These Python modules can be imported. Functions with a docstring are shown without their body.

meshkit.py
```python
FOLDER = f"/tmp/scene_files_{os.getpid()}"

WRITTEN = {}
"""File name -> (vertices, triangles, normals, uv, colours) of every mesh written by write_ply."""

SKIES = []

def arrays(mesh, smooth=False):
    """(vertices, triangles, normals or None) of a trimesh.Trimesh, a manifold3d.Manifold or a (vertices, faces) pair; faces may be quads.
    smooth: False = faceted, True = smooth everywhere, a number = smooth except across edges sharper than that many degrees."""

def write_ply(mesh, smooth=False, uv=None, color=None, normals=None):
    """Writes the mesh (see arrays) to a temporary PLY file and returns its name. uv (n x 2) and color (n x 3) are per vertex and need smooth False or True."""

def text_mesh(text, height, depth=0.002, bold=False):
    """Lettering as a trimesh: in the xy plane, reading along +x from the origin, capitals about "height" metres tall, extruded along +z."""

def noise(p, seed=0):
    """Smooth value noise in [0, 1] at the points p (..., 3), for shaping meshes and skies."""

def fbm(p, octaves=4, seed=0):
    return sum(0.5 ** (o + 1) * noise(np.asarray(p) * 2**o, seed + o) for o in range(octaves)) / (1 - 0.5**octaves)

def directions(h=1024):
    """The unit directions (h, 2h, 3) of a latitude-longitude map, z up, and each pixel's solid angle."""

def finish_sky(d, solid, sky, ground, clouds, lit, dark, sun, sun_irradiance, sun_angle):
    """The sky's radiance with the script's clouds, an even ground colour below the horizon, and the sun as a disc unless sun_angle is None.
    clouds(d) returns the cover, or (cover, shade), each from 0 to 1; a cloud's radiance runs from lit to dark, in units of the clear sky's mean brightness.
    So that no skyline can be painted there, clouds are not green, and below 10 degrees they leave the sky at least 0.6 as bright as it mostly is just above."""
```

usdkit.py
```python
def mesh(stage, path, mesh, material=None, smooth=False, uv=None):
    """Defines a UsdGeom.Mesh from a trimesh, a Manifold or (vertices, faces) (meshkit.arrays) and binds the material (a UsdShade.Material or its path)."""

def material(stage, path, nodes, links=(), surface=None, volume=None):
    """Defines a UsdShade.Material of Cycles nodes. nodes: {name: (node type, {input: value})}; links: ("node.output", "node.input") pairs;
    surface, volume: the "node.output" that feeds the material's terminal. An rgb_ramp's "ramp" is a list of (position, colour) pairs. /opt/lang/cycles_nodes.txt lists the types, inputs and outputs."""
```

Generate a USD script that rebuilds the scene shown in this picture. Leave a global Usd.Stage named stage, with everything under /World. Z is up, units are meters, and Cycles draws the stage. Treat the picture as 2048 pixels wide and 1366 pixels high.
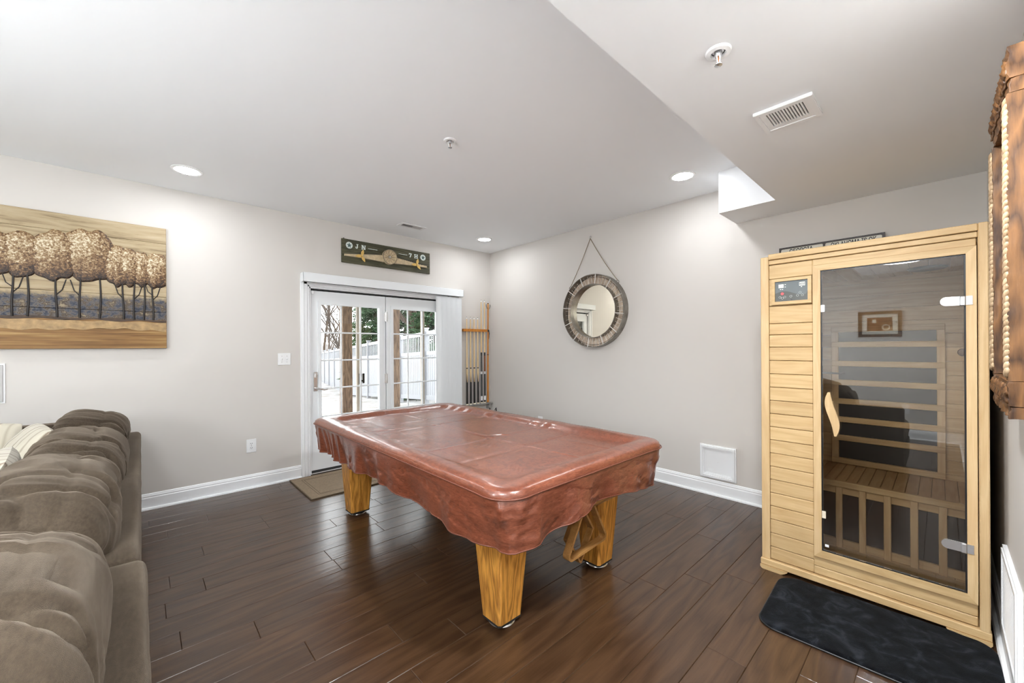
import math, random
import numpy as np
import trimesh
from scipy.spatial import ConvexHull
from shapely.geometry import Polygon, Point, box as sbox
from shapely import affinity
from shapely.ops import unary_union
import usdkit, meshkit
from pxr import Usd, UsdGeom, UsdLux, UsdShade, Gf, Sdf, Vt

random.seed(7)
RNG = np.random.default_rng(7)
stage = Usd.Stage.CreateInMemory()
UsdGeom.SetStageUpAxis(stage, 'Z')
UsdGeom.SetStageMetersPerUnit(stage, 1.0)
UsdGeom.Xform.Define(stage, '/World')
UsdGeom.Scope.Define(stage, '/World/Looks')

# ------------------------------------------------------------------ camera, sky, exposure
EXPOSURE = 1.66
SKY = 0.75
DRUM_FILL = 26.0
LAMP = 41.0
UNSEEN_SOFFIT_LAMP = 265.0
UNSEEN_UPLIGHT = 84.0
UNSEEN_SHADE = 20.0
F_PX, YAW, ROLL = 798.08, 0.8216, -0.0058
CAM = np.array([-3.7996, -4.5537, 1.3463])
_fw = np.array([math.cos(YAW), math.sin(YAW), 0]); _rt = np.array([math.sin(YAW), -math.cos(YAW), 0]); _up = np.array([0, 0, 1.0])
_R = math.cos(ROLL) * _rt + math.sin(ROLL) * _up
_U = -math.sin(ROLL) * _rt + math.cos(ROLL) * _up
cam = UsdGeom.Camera.Define(stage, '/World/camera')
cam.AddTransformOp().Set(Gf.Matrix4d(*_R, 0, *_U, 0, *(-_fw), 0, *CAM, 1))
cam.CreateHorizontalApertureAttr(36.0)
cam.CreateVerticalApertureAttr(36.0 * 1366 / 2048)
cam.CreateFocalLengthAttr(F_PX / 2048 * 36.0)
cam.CreateVerticalApertureOffsetAttr(11.67 / 2048 * 36.0)
cam.CreateClippingRangeAttr(Gf.Vec2f(0.02, 500))
cam.CreateExposureAttr(EXPOSURE)

sky = UsdLux.DomeLight.Define(stage, '/World/sky_light')
sky.CreateIntensityAttr(SKY)
sky.CreateColorAttr(Gf.Vec3f(0.95, 0.98, 1.0))


# ------------------------------------------------------------------ material helpers
def lin(r, g=None, b=None):
    if g is None:
        r, g, b = r
    return tuple(((c / 255) / 12.92 if c / 255 <= 0.04045 else ((c / 255 + 0.055) / 1.055) ** 2.4) for c in (r, g, b))


M = {}


def mat(name, nodes, links=(), surface='p.BSDF'):
    M[name] = usdkit.material(stage, '/World/Looks/' + name, nodes, links, surface=surface)
    return M[name]


def plain(name, color, rough=0.5, metallic=0.0, spec=0.5, bump=0.0, bscale=200, vary=0.0, vscale=3.0, coat=0.0, sheen=0.0):
    n = {'p': ('principled_bsdf', {'base_color': color, 'roughness': rough, 'metallic': metallic, 'specular_ior_level': spec, 'coat_weight': coat, 'sheen_weight': sheen})}
    l = []
    if bump or vary:
        n['g'] = ('geometry', {})
    if vary:
        n['v'] = ('noise_texture', {'scale': vscale, 'detail': 4})
        n['r'] = ('rgb_ramp', {'ramp': [(0.3, tuple(c * (1 - vary) for c in color)), (0.7, tuple(min(1, c * (1 + vary)) for c in color))]})
        l += [('g.position', 'v.vector'), ('v.fac', 'r.fac'), ('r.color', 'p.base_color')]
    if bump:
        n['nb'] = ('noise_texture', {'scale': bscale, 'detail': 3})
        n['b'] = ('bump', {'strength': bump, 'distance': 0.002})
        l += [('g.position', 'nb.vector'), ('nb.fac', 'b.height'), ('b.normal', 'p.normal')]
    return mat(name, n, l)


def wood(name, dark, light, axis='x', scale=14.0, stretch=0.07, rough=0.45, cath=0.5, bump=0.25, vary=0.12, spec=0.4, coat=0.0, wscale=9.0, fine=0.35, bdist=0.002, contrast=(0.3, 0.7), rnd=17.0):
    """Timber: fibres drawn out along the axis, cathedral rings, and a tone of its own for every piece."""
    s = {'x': (stretch, 1, 1), 'y': (1, stretch, 1), 'z': (1, 1, stretch)}[axis]
    s2 = {'x': (stretch * 2.2, 1, 1), 'y': (1, stretch * 2.2, 1), 'z': (1, 1, stretch * 2.2)}[axis]
    bd = {'x': 'y', 'y': 'x', 'z': 'y'}[axis]
    n = {
        'g': ('geometry', {}), 'oi': ('object_info', {}),
        'm1': ('math', {'math_type': 'multiply', 'value2': rnd}),
        'cx': ('combine_xyz', {}),
        'ad': ('vector_math', {'math_type': 'add'}),
        'mp': ('mapping', {'scale': tuple(v * scale for v in s)}),
        'mp2': ('mapping', {'scale': tuple(v * wscale for v in s2)}),
        'n1': ('noise_texture', {'scale': 1.0, 'detail': 6, 'roughness': 0.62, 'distortion': 0.4}),
        'mpf': ('mapping', {'scale': tuple(v * scale * 9 for v in s)}),
        'n2': ('noise_texture', {'scale': 1.0, 'detail': 3, 'roughness': 0.6}),
        'n3': ('noise_texture', {'scale': 1.0, 'detail': 2, 'distortion': 0.0}),
        'k': ('math', {'math_type': 'multiply', 'value2': 7.0}),
        'fr': ('math', {'math_type': 'pingpong', 'value2': 0.5}),
        'k2': ('math', {'math_type': 'multiply', 'value2': 2.0}),
        'mx': ('mix_float', {'fac': cath}),
        'mx2': ('mix_float', {'fac': fine}),
        'rp': ('rgb_ramp', {'ramp': [(contrast[0], dark), (contrast[1], light)]}),
        'mr': ('map_range', {'from_min': 0, 'from_max': 1, 'to_min': 1 - vary, 'to_max': 1 + vary}),
        'hs': ('hsv', {}),
        'b': ('bump', {'strength': bump, 'distance': bdist}),
        'p': ('principled_bsdf', {'roughness': rough, 'specular_ior_level': spec, 'coat_weight': coat, 'coat_roughness': 0.2}),
    }
    l = [('oi.random', 'm1.value1'), ('m1.value', 'cx.x'), ('m1.value', 'cx.y'), ('m1.value', 'cx.z'), ('g.position', 'ad.vector1'), ('cx.vector', 'ad.vector2'),
         ('ad.vector', 'mp.vector'), ('ad.vector', 'mp2.vector'), ('ad.vector', 'mpf.vector'), ('mp.vector', 'n1.vector'), ('mpf.vector', 'n2.vector'), ('mp2.vector', 'n3.vector'),
         ('n3.fac', 'k.value1'), ('k.value', 'fr.value1'), ('fr.value', 'k2.value1'), ('n1.fac', 'mx.a'), ('k2.value', 'mx.b'), ('mx.result', 'mx2.a'), ('n2.fac', 'mx2.b'),
         ('mx2.result', 'rp.fac'), ('oi.random', 'mr.value'), ('mr.result', 'hs.value'), ('rp.color', 'hs.color'), ('hs.color', 'p.base_color'),
         ('mx2.result', 'b.height'), ('b.normal', 'p.normal')]
    return mat(name, n, l)


# ------------------------------------------------------------------ materials
plain('wall_paint', lin(213, 209, 204), 0.6, bump=0.05, bscale=350, spec=0.3)
plain('ceiling_paint', (0.93, 0.95, 0.97), 0.75, spec=0.2)
plain('white_trim', (0.88, 0.90, 0.92), 0.32)
plain('white_plastic', (0.88, 0.89, 0.90), 0.3)
plain('white_door', (0.86, 0.89, 0.91), 0.3)
plain('dark_slot', (0.02, 0.02, 0.02), 0.6)
plain('grey_slot', (0.10, 0.10, 0.10), 0.6)
plain('vane_white', (0.82, 0.85, 0.87), 0.45)
plain('valance_white', (0.85, 0.88, 0.90), 0.4)
plain('nickel', (0.86, 0.86, 0.86), 0.25, metallic=1.0)
plain('chrome', (0.66, 0.67, 0.69), 0.28, metallic=1.0)
plain('aged_metal', (0.30, 0.28, 0.25), 0.42, metallic=0.9, vary=0.3, vscale=12)
plain('dark_metal', (0.05, 0.05, 0.05), 0.4, metallic=0.6)
plain('black_plastic', (0.012, 0.012, 0.013), 0.35)
plain('brass', lin(226, 190, 112), 0.35, metallic=0.25, vary=0.15, vscale=30)
plain('rope', lin(150, 138, 120), 0.9, bump=0.6, bscale=900)
plain('grey_panel', lin(190, 188, 188), 0.5)
plain('cream', lin(232, 222, 200), 0.5)
plain('wire_white', (0.80, 0.79, 0.76), 0.4)
plain('galvanised', (0.42, 0.42, 0.41), 0.45, metallic=0.85, vary=0.15, vscale=10)
wood('floor_wood', lin(54, 35, 21), lin(80, 57, 38), 'x', scale=15, stretch=0.06, rough=0.25, cath=0.45, bump=0.6, vary=0.10, spec=0.5, coat=0.12, wscale=6.5, contrast=(0.25, 0.75), bdist=0.0022, rnd=41)
wood('oak', lin(150, 90, 28), lin(238, 172, 80), 'z', scale=26, stretch=0.06, rough=0.33, cath=0.5, bump=0.12, vary=0.06, coat=0.25, wscale=13, contrast=(0.22, 0.66))
wood('oak_x', lin(120, 74, 30), lin(196, 140, 76), 'x', scale=30, stretch=0.07, rough=0.35, cath=0.4, bump=0.15, vary=0.08, coat=0.2, wscale=16)
wood('rack_wood', lin(150, 102, 52), lin(206, 158, 96), 'x', scale=20, stretch=0.05, rough=0.35, cath=0.15, bump=0.08, vary=0.05, coat=0.25, wscale=8)
wood('hemlock', lin(182, 148, 100), lin(210, 182, 136), 'y', scale=22, stretch=0.05, rough=0.5, cath=0.35, bump=0.12, vary=0.06, wscale=11, contrast=(0.2, 0.75))
wood('hemlock_z', lin(191, 156, 109), lin(217, 190, 146), 'z', scale=22, stretch=0.05, rough=0.5, cath=0.35, bump=0.12, vary=0.05, wscale=11, contrast=(0.2, 0.75))
wood('hemlock_x', lin(186, 148, 100), lin(212, 182, 135), 'x', scale=22, stretch=0.05, rough=0.5, cath=0.35, bump=0.12, vary=0.08, wscale=11, contrast=(0.2, 0.75))
wood('carved_wood', lin(56, 34, 17), lin(122, 84, 48), 'z', scale=18, stretch=0.12, rough=0.45, cath=0.5, bump=0.4, vary=0.05, wscale=10)
wood('worn_wood', lin(120, 92, 64), lin(196, 172, 138), 'z', scale=30, stretch=0.2, rough=0.6, cath=0.3, bump=0.5, vary=0.05, wscale=14)
wood('sign_wood', lin(50, 50, 38), lin(100, 98, 74), 'x', scale=18, stretch=0.06, rough=0.6, cath=0.3, bump=0.3, vary=0.06, wscale=10)
wood('barrel_wood', lin(150, 128, 108), lin(226, 212, 194), 'z', scale=30, stretch=0.3, rough=0.7, cath=0.2, bump=0.4, vary=0.2)
wood('post_wood', lin(72, 56, 44), lin(122, 100, 80), 'z', scale=20, stretch=0.06, rough=0.8, cath=0.5, bump=0.4, vary=0.12, wscale=12)
wood('maple', lin(214, 180, 128), lin(238, 212, 166), 'z', scale=30, stretch=0.03, rough=0.25, cath=0.1, bump=0.05, vary=0.04)
wood('amber_wood', lin(176, 104, 34), lin(214, 144, 62), 'z', scale=30, stretch=0.04, rough=0.3, cath=0.2, bump=0.1, vary=0.04)
plain('cue_black', (0.02, 0.018, 0.017), 0.3)
plain('cue_wrap', lin(70, 72, 70), 0.6, vary=0.3, vscale=120)
plain('cue_brown', lin(120, 72, 36), 0.35, vary=0.2, vscale=60)
plain('antler', lin(110, 108, 104), 0.5)
mat('lamp_glow', {'e': ('emission', {'color': (0.95, 0.975, 1.0), 'strength': LAMP})}, surface='e.emission')

# leatherette: warm red-brown vinyl with a fine creased grain
mat('leatherette', {
    'g': ('geometry', {}), 'mp': ('mapping', {'scale': (26, 26, 90)}), 'n': ('noise_texture', {'scale': 1.0, 'detail': 5, 'roughness': 0.65, 'distortion': 1.2}),
    'n2': ('noise_texture', {'scale': 2.2, 'detail': 3}), 'mf': ('mix_float', {'fac': 0.35}),
    'r': ('rgb_ramp', {'ramp': [(0.28, lin(80, 38, 26)), (0.5, lin(124, 68, 48)), (0.75, lin(152, 92, 68))]}),
    'b': ('bump', {'strength': 0.4, 'distance': 0.002}),
    'p': ('principled_bsdf', {'roughness': 0.27, 'specular_ior_level': 0.75, 'coat_weight': 0.35, 'coat_roughness': 0.18})},
    [('g.position', 'mp.vector'), ('mp.vector', 'n.vector'), ('g.position', 'n2.vector'), ('n.fac', 'mf.a'), ('n2.fac', 'mf.b'), ('mf.result', 'r.fac'), ('r.color', 'p.base_color'), ('n.fac', 'b.height'), ('b.normal', 'p.normal')])
plain('piping_leather', lin(110, 62, 46), 0.4)
# velvet-like ribbed sofa cloth
mat('sofa_cloth', {
    'g': ('geometry', {}), 'mp': ('mapping', {'scale': (150, 40, 150)}), 'n': ('noise_texture', {'scale': 1.0, 'detail': 4, 'roughness': 0.7}),
    'mp2': ('mapping', {'scale': (5, 5, 5)}), 'n2': ('noise_texture', {'scale': 1.0, 'detail': 4}), 'w': ('noise_texture', {'scale': 900, 'detail': 1}),
    'mf': ('mix_float', {'fac': 0.5}), 'r': ('rgb_ramp', {'ramp': [(0.28, lin(43, 35, 27)), (0.72, lin(84, 73, 60))]}),
    'b': ('bump', {'strength': 0.5, 'distance': 0.0015}),
    'p': ('principled_bsdf', {'roughness': 0.85, 'specular_ior_level': 0.15, 'sheen_weight': 0.35, 'sheen_roughness': 0.4, 'sheen_tint': lin(210, 195, 178)})},
    [('g.position', 'mp.vector'), ('mp.vector', 'n.vector'), ('g.position', 'mp2.vector'), ('mp2.vector', 'n2.vector'), ('n.fac', 'mf.a'), ('n2.fac', 'mf.b'), ('mf.result', 'r.fac'), ('r.color', 'p.base_color'), ('g.position', 'w.vector'), ('w.fac', 'b.height'), ('b.normal', 'p.normal')])
# cream cloth with thin brown woven stripes (carried on the mesh as a stripe mask)
mat('plaid_cloth', {
    'a': ('attribute', {'attribute': 'stripe'}), 'mx': ('mix', {'color1': lin(186, 180, 164), 'color2': lin(118, 102, 86)}),
    'g': ('geometry', {}), 'w': ('noise_texture', {'scale': 700, 'detail': 1}), 'b': ('bump', {'strength': 0.4, 'distance': 0.001}),
    'p': ('principled_bsdf', {'roughness': 0.9, 'specular_ior_level': 0.1, 'sheen_weight': 0.2})},
    [('a.fac', 'mx.fac'), ('mx.color', 'p.base_color'), ('g.position', 'w.vector'), ('w.fac', 'b.height'), ('b.normal', 'p.normal')])
# black plush rug, blotched with grey-blue nap
mat('plush', {
    'g': ('geometry', {}), 'n': ('noise_texture', {'scale': 9, 'detail': 5, 'roughness': 0.62, 'distortion': 1.4}), 'f': ('noise_texture', {'scale': 420, 'detail': 2}),
    'r': ('rgb_ramp', {'ramp': [(0.42, (0.002, 0.0022, 0.003)), (0.54, (0.006, 0.007, 0.009)), (0.70, (0.026, 0.030, 0.038))]}), 'b': ('bump', {'strength': 0.9, 'distance': 0.004}),
    'p': ('principled_bsdf', {'roughness': 0.85, 'specular_ior_level': 0.08, 'sheen_weight': 0.06, 'sheen_roughness': 0.5, 'sheen_tint': (0.5, 0.55, 0.6)})},
    [('g.position', 'n.vector'), ('n.fac', 'r.fac'), ('r.color', 'p.base_color'), ('g.position', 'f.vector'), ('f.fac', 'b.height'), ('b.normal', 'p.normal')])
plain('mat_cloth', lin(146, 128, 106), 0.95, bump=0.8, bscale=700, vary=0.12, vscale=60)
plain('mat_edge', lin(120, 104, 84), 0.9)
mat('window_glass', {'t': ('transparent_bsdf', {'color': (0.97, 0.98, 0.98)}), 'gl': ('glossy_bsdf', {'color': (1, 1, 1), 'roughness': 0.0}), 'f': ('fresnel', {'IOR': 1.45}), 'm': ('mix_closure', {})},
    [('f.fac', 'm.fac'), ('t.BSDF', 'm.closure1'), ('gl.BSDF', 'm.closure2')], surface='m.closure')
mat('smoked_glass', {'t': ('transparent_bsdf', {'color': (0.90, 0.89, 0.87)}), 'gl': ('glossy_bsdf', {'color': (1, 1, 1), 'roughness': 0.0}), 'f': ('fresnel', {'IOR': 1.68}), 'm': ('mix_closure', {})},
    [('f.fac', 'm.fac'), ('t.BSDF', 'm.closure1'), ('gl.BSDF', 'm.closure2')], surface='m.closure')
plain('mirror_glass', (0.90, 0.86, 0.74), 0.01, metallic=1.0)
plain('heater_black', (0.018, 0.019, 0.021), 0.35)
plain('panel_screen', lin(96, 104, 106), 0.25)
plain('panel_dark', lin(74, 76, 72), 0.25)
plain('panel_light', lin(208, 212, 206), 0.4)
plain('panel_red', lin(214, 92, 96), 0.4)
plain('plate_white', lin(222, 220, 208), 0.4)
plain('ink', (0.015, 0.014, 0.013), 0.5)
plain('frame_black', lin(46, 36, 32), 0.4, vary=0.3, vscale=8)
plain('paint_white', lin(222, 232, 228), 0.6)
plain('star_grey', lin(74, 96, 96), 0.6)
plain('wing_cloth', lin(206, 188, 154), 0.75, bump=0.5, bscale=260, vary=0.15, vscale=40)
plain('vinyl_fence', (0.215, 0.22, 0.235), 0.35)
plain('bark', lin(64, 57, 52), 0.9, vary=0.35, vscale=9, bump=0.6, bscale=40)
plain('bark_brown', lin(64, 52, 43), 0.9, vary=0.3, vscale=9, bump=0.6, bscale=40)
mat('snowy_ground', {'g': ('geometry', {}), 'n': ('noise_texture', {'scale': 0.9, 'detail': 6, 'roughness': 0.7}), 'r': ('rgb_ramp', {'ramp': [(0.40, lin(116, 112, 107)), (0.6, lin(146, 146, 146))]}), 'p': ('principled_bsdf', {'roughness': 0.95, 'specular_ior_level': 0.1})}, [('g.position', 'n.vector'), ('n.fac', 'r.fac'), ('r.color', 'p.base_color')])
plain('patio', (0.31, 0.31, 0.30), 0.85, vary=0.06, vscale=6)
plain('screen_frame', lin(168, 156, 142), 0.5)
plain('carpet_beige', lin(200, 190, 176), 0.95)
mat('needles', {'d': ('principled_bsdf', {'base_color': lin(58, 78, 56), 'roughness': 0.7, 'specular_ior_level': 0.2}), 't': ('translucent_bsdf', {'color': lin(70, 92, 60)}), 'm': ('mix_closure', {'fac': 0.25})},
    [('d.BSDF', 'm.closure1'), ('t.BSDF', 'm.closure2')], surface='m.closure')


# ------------------------------------------------------------------ prim helpers
BASE = {}


def numbered(path):
    if not stage.GetPrimAtPath(path):
        return path
    i = 1
    while stage.GetPrimAtPath(f'{path}_{i:03d}'):
        i += 1
    return f'{path}_{i:03d}'


def meta(prim, label=None, cat=None, group=None, kind=None):
    for k, v in (('label', label), ('category', cat), ('group', group), ('kind', kind)):
        if v:
            prim.SetCustomDataByKey(k, v)
    return prim


def thing(name, label=None, cat=None, loc=(0, 0, 0), group=None, kind=None):
    """A top-level Xform standing at loc; its children are given in world coordinates and stored about loc."""
    path = numbered('/World/' + name)
    x = UsdGeom.Xform.Define(stage, path)
    x.AddTranslateOp().Set(Gf.Vec3d(*map(float, loc)))
    BASE[path] = np.array(loc, float)
    return meta(x.GetPrim(), label, cat, group, kind)


def arr(m):
    if hasattr(m, 'to_mesh'):
        q = m.to_mesh(); return np.array(q.vert_properties[:, :3]), np.array(q.tri_verts)
    if isinstance(m, (list, tuple)) and not isinstance(m[0], np.ndarray):
        return arr(cat(m))
    if isinstance(m, tuple):
        v, f = np.asarray(m[0], float), np.asarray(m[1], int)
        if f.shape[1] == 4:
            f = np.vstack([f[:, [0, 1, 2]], f[:, [0, 2, 3]]])
        return v, f
    return np.array(m.vertices, float), np.array(m.faces, int)


def cat(ms):
    vs, fs, n = [], [], 0
    for m in ms:
        v, f = arr(m)
        vs.append(v); fs.append(f + n); n += len(v)
    return np.vstack(vs), np.vstack(fs)


def obj(name, mesh, material, parent=None, smooth=False, label=None, cat_=None, group=None, kind=None):
    v, f = arr(mesh)
    if parent is None:
        path = numbered('/World/' + name)
    else:
        pp = str(parent.GetPath())
        path = numbered(pp + '/' + name)
        if pp not in BASE:
            BASE[pp] = np.zeros(3)
        BASE[path] = BASE[pp]
        v = v - BASE[pp]
    BASE.setdefault(path, np.zeros(3))
    g = usdkit.mesh(stage, path, (v, f), M[material], smooth=smooth)
    return meta(g.GetPrim(), label, cat_, group, kind)


def bx(x0, x1, y0, y1, z0, z1, b=0.0):
    """A box; b rounds (chamfers) every edge."""
    x0, x1 = min(x0, x1), max(x0, x1); y0, y1 = min(y0, y1), max(y0, y1); z0, z1 = min(z0, z1), max(z0, z1)
    if b <= 0:
        m = trimesh.creation.box(extents=(x1 - x0, y1 - y0, z1 - z0)); m.apply_translation(((x0 + x1) / 2, (y0 + y1) / 2, (z0 + z1) / 2)); return np.array(m.vertices), np.array(m.faces)
    b = min(b, 0.45 * min(x1 - x0, y1 - y0, z1 - z0))
    p = []
    for X, sx in ((x0, 1), (x1, -1)):
        for Y, sy in ((y0, 1), (y1, -1)):
            for Z, sz in ((z0, 1), (z1, -1)):
                p += [(X, Y + sy * b, Z + sz * b), (X + sx * b, Y, Z + sz * b), (X + sx * b, Y + sy * b, Z)]
    return hull(p)


def hull(p):
    p = np.asarray(p, float)
    h = ConvexHull(p)
    m = trimesh.Trimesh(p, h.simplices, process=True)
    m.remove_unreferenced_vertices()
    trimesh.repair.fix_normals(m)
    return np.array(m.vertices), np.array(m.faces)


def xf(m, T):
    v, f = arr(m)
    return v @ np.asarray(T)[:3, :3].T + np.asarray(T)[:3, 3], f


def rot(axis, deg, at=(0, 0, 0)):
    return trimesh.transformations.rotation_matrix(math.radians(deg), {'x': (1, 0, 0), 'y': (0, 1, 0), 'z': (0, 0, 1)}.get(axis, axis), at)


def mv(m, d):
    v, f = arr(m); return v + np.asarray(d, float), f


def tube(pts, r, n=10, caps=True):
    p = np.asarray(pts, float)
    r = np.broadcast_to(np.asarray(r, float), (len(p),))
    t = np.gradient(p, axis=0); t /= np.linalg.norm(t, axis=1, keepdims=True) + 1e-12
    a = np.cross(t[0], [0, 0, 1.0] if abs(t[0, 2]) < 0.9 else [1.0, 0, 0]); a /= np.linalg.norm(a)
    A = []
    for i in range(len(p)):
        a = a - t[i] * (a @ t[i]); a /= np.linalg.norm(a) + 1e-12; A.append(a.copy())
    A = np.array(A); B = np.cross(t, A)
    ang = np.arange(n) * 2 * np.pi / n
    v = (p[:, None] + r[:, None, None] * (np.cos(ang)[None, :, None] * A[:, None] + np.sin(ang)[None, :, None] * B[:, None])).reshape(-1, 3)
    f = []
    for i in range(len(p) - 1):
        for j in range(n):
            k = (j + 1) % n
            f += [(i * n + j, i * n + k, (i + 1) * n + k), (i * n + j, (i + 1) * n + k, (i + 1) * n + j)]
    if caps:
        c0, c1 = len(v), len(v) + 1
        v = np.vstack([v, p[0], p[-1]])
        L = (len(p) - 1) * n
        for j in range(n):
            k = (j + 1) % n
            f += [(c0, k, j), (c1, L + j, L + k)]
    return v, np.array(f)


def lathe(profile, axis='z', n=32, at=(0, 0, 0)):
    """profile: (radius, height) pairs, turned about the axis through at."""
    pr = np.asarray(profile, float)
    ang = np.arange(n) * 2 * np.pi / n
    v = np.stack([pr[:, 0][:, None] * np.cos(ang), pr[:, 0][:, None] * np.sin(ang), np.broadcast_to(pr[:, 1][:, None], (len(pr), n))], -1).reshape(-1, 3)
    f = []
    for i in range(len(pr) - 1):
        for j in range(n):
            k = (j + 1) % n
            f += [(i * n + j, i * n + k, (i + 1) * n + k), (i * n + j, (i + 1) * n + k, (i + 1) * n + j)]
    v = {'z': v, 'x': v[:, [2, 0, 1]], 'y': v[:, [1, 2, 0]]}[axis]
    return v + np.asarray(at, float), np.array(f)


def prism(poly, t, plane='xz', at=0.0):
    """An outline (shapely polygon) given depth t. plane xz: outline in x,z, extruded from y=at towards -y; yz: from x=at towards -x; xy: from z=at upwards."""
    geoms = getattr(poly, 'geoms', [poly])
    out = []
    for g in geoms:
        if g.is_empty or g.area < 1e-9:
            continue
        m = trimesh.creation.extrude_polygon(g, t, engine='earcut')
        v, f = np.array(m.vertices), np.array(m.faces)
        if plane == 'xz':
            v = np.stack([v[:, 0], at - v[:, 2], v[:, 1]], 1)
        elif plane == 'yz':
            v = np.stack([at - v[:, 2], v[:, 0], v[:, 1]], 1); f = f[:, ::-1]
        else:
            v = v + [0, 0, at]
        out.append((v, f))
    return cat(out)


def text(s, height, bold=True):
    m = meshkit.text_mesh(s, height, depth=0.0015, bold=bold)
    v, f = np.array(m.vertices), np.array(m.faces)
    v[:, 0] -= v[:, 0].min()
    return v, f


def text_on_back_wall(s, x, z, h, y, width=None):
    v, f = text(s, h)
    if width:
        v[:, 0] *= width / v[:, 0].max()
    return np.stack([v[:, 0] + x, y - v[:, 2], v[:, 1] + z], 1), f


def text_on_right_wall(s, y, z, h, x, width=None):
    """reads towards -y, faces -x"""
    v, f = text(s, h)
    if width:
        v[:, 0] *= width / v[:, 0].max()
    return np.stack([x - v[:, 2], y - v[:, 0], v[:, 1] + z], 1), f


def sweep_profile(prof, path_axis, a0, a1, place):
    """prof: closed list of (out, up) points extruded between a0 and a1; place(out, up, a) -> xyz"""
    n = len(prof)
    v = [place(o, u, a0) for o, u in prof] + [place(o, u, a1) for o, u in prof]
    f = []
    for i in range(n):
        j = (i + 1) % n
        f += [(i, j, n + j), (i, n + j, n + i)]
    for i in range(1, n - 1):
        f += [(0, i + 1, i), (n, n + i, n + i + 1)]
    m = trimesh.Trimesh(np.array(v, float), np.array(f), process=False)
    trimesh.repair.fix_normals(m)
    return np.array(m.vertices), np.array(m.faces)


# ================================================================== ROOM SHELL
H = 2.74; HS = 2.41
XL, YF = -6.35, -4.75                       # far left wall, near wall
DX0, DX1, DZ = -2.49, -0.79, 2.0            # door opening
obj('wall_back', [bx(XL - .15, DX0, 0, .15, 0, H), bx(DX1, .15, 0, .15, 0, H), bx(DX0, DX1, 0, .15, DZ, H)], 'wall_paint', kind='structure', label='back wall painted pale greige with the patio door in it')
obj('wall_right', bx(0, .15, YF - .15, 0, 0, H), 'wall_paint', kind='structure', label='right wall painted pale greige behind the round mirror and the sauna')
obj('wall_front', bx(XL - .15, 0, YF - .15, YF, 0, H), 'wall_paint', kind='structure', label='near wall beside the camera carrying the carved frame')
obj('wall_left', bx(XL - .15, XL, YF, 0, 0, H), 'wall_paint', kind='structure', label='far left wall behind the sofa, out of the frame')
cl = thing('ceiling', 'flat white ceiling stepping down to a lower soffit on the right', None, kind='structure')
obj('main_ceiling', bx(XL - .15, .15, YF - .15, .15, H, H + .1), 'ceiling_paint', cl)
SOF = Polygon([(XL - .0, YF), (0, YF), (0, -3.345), (-0.405, -3.345), (-0.405, -3.735), (XL, -3.735)])
obj('soffit', prism(SOF, H - HS, 'xy', HS), 'ceiling_paint', cl, label='lowered white soffit with a stepped corner')

fl = thing('floor', 'dark brown hand-scraped hardwood plank floor', None, kind='structure')
obj('subfloor', bx(XL, 0, YF, 0, -.05, -.012), 'dark_slot', fl)


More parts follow.
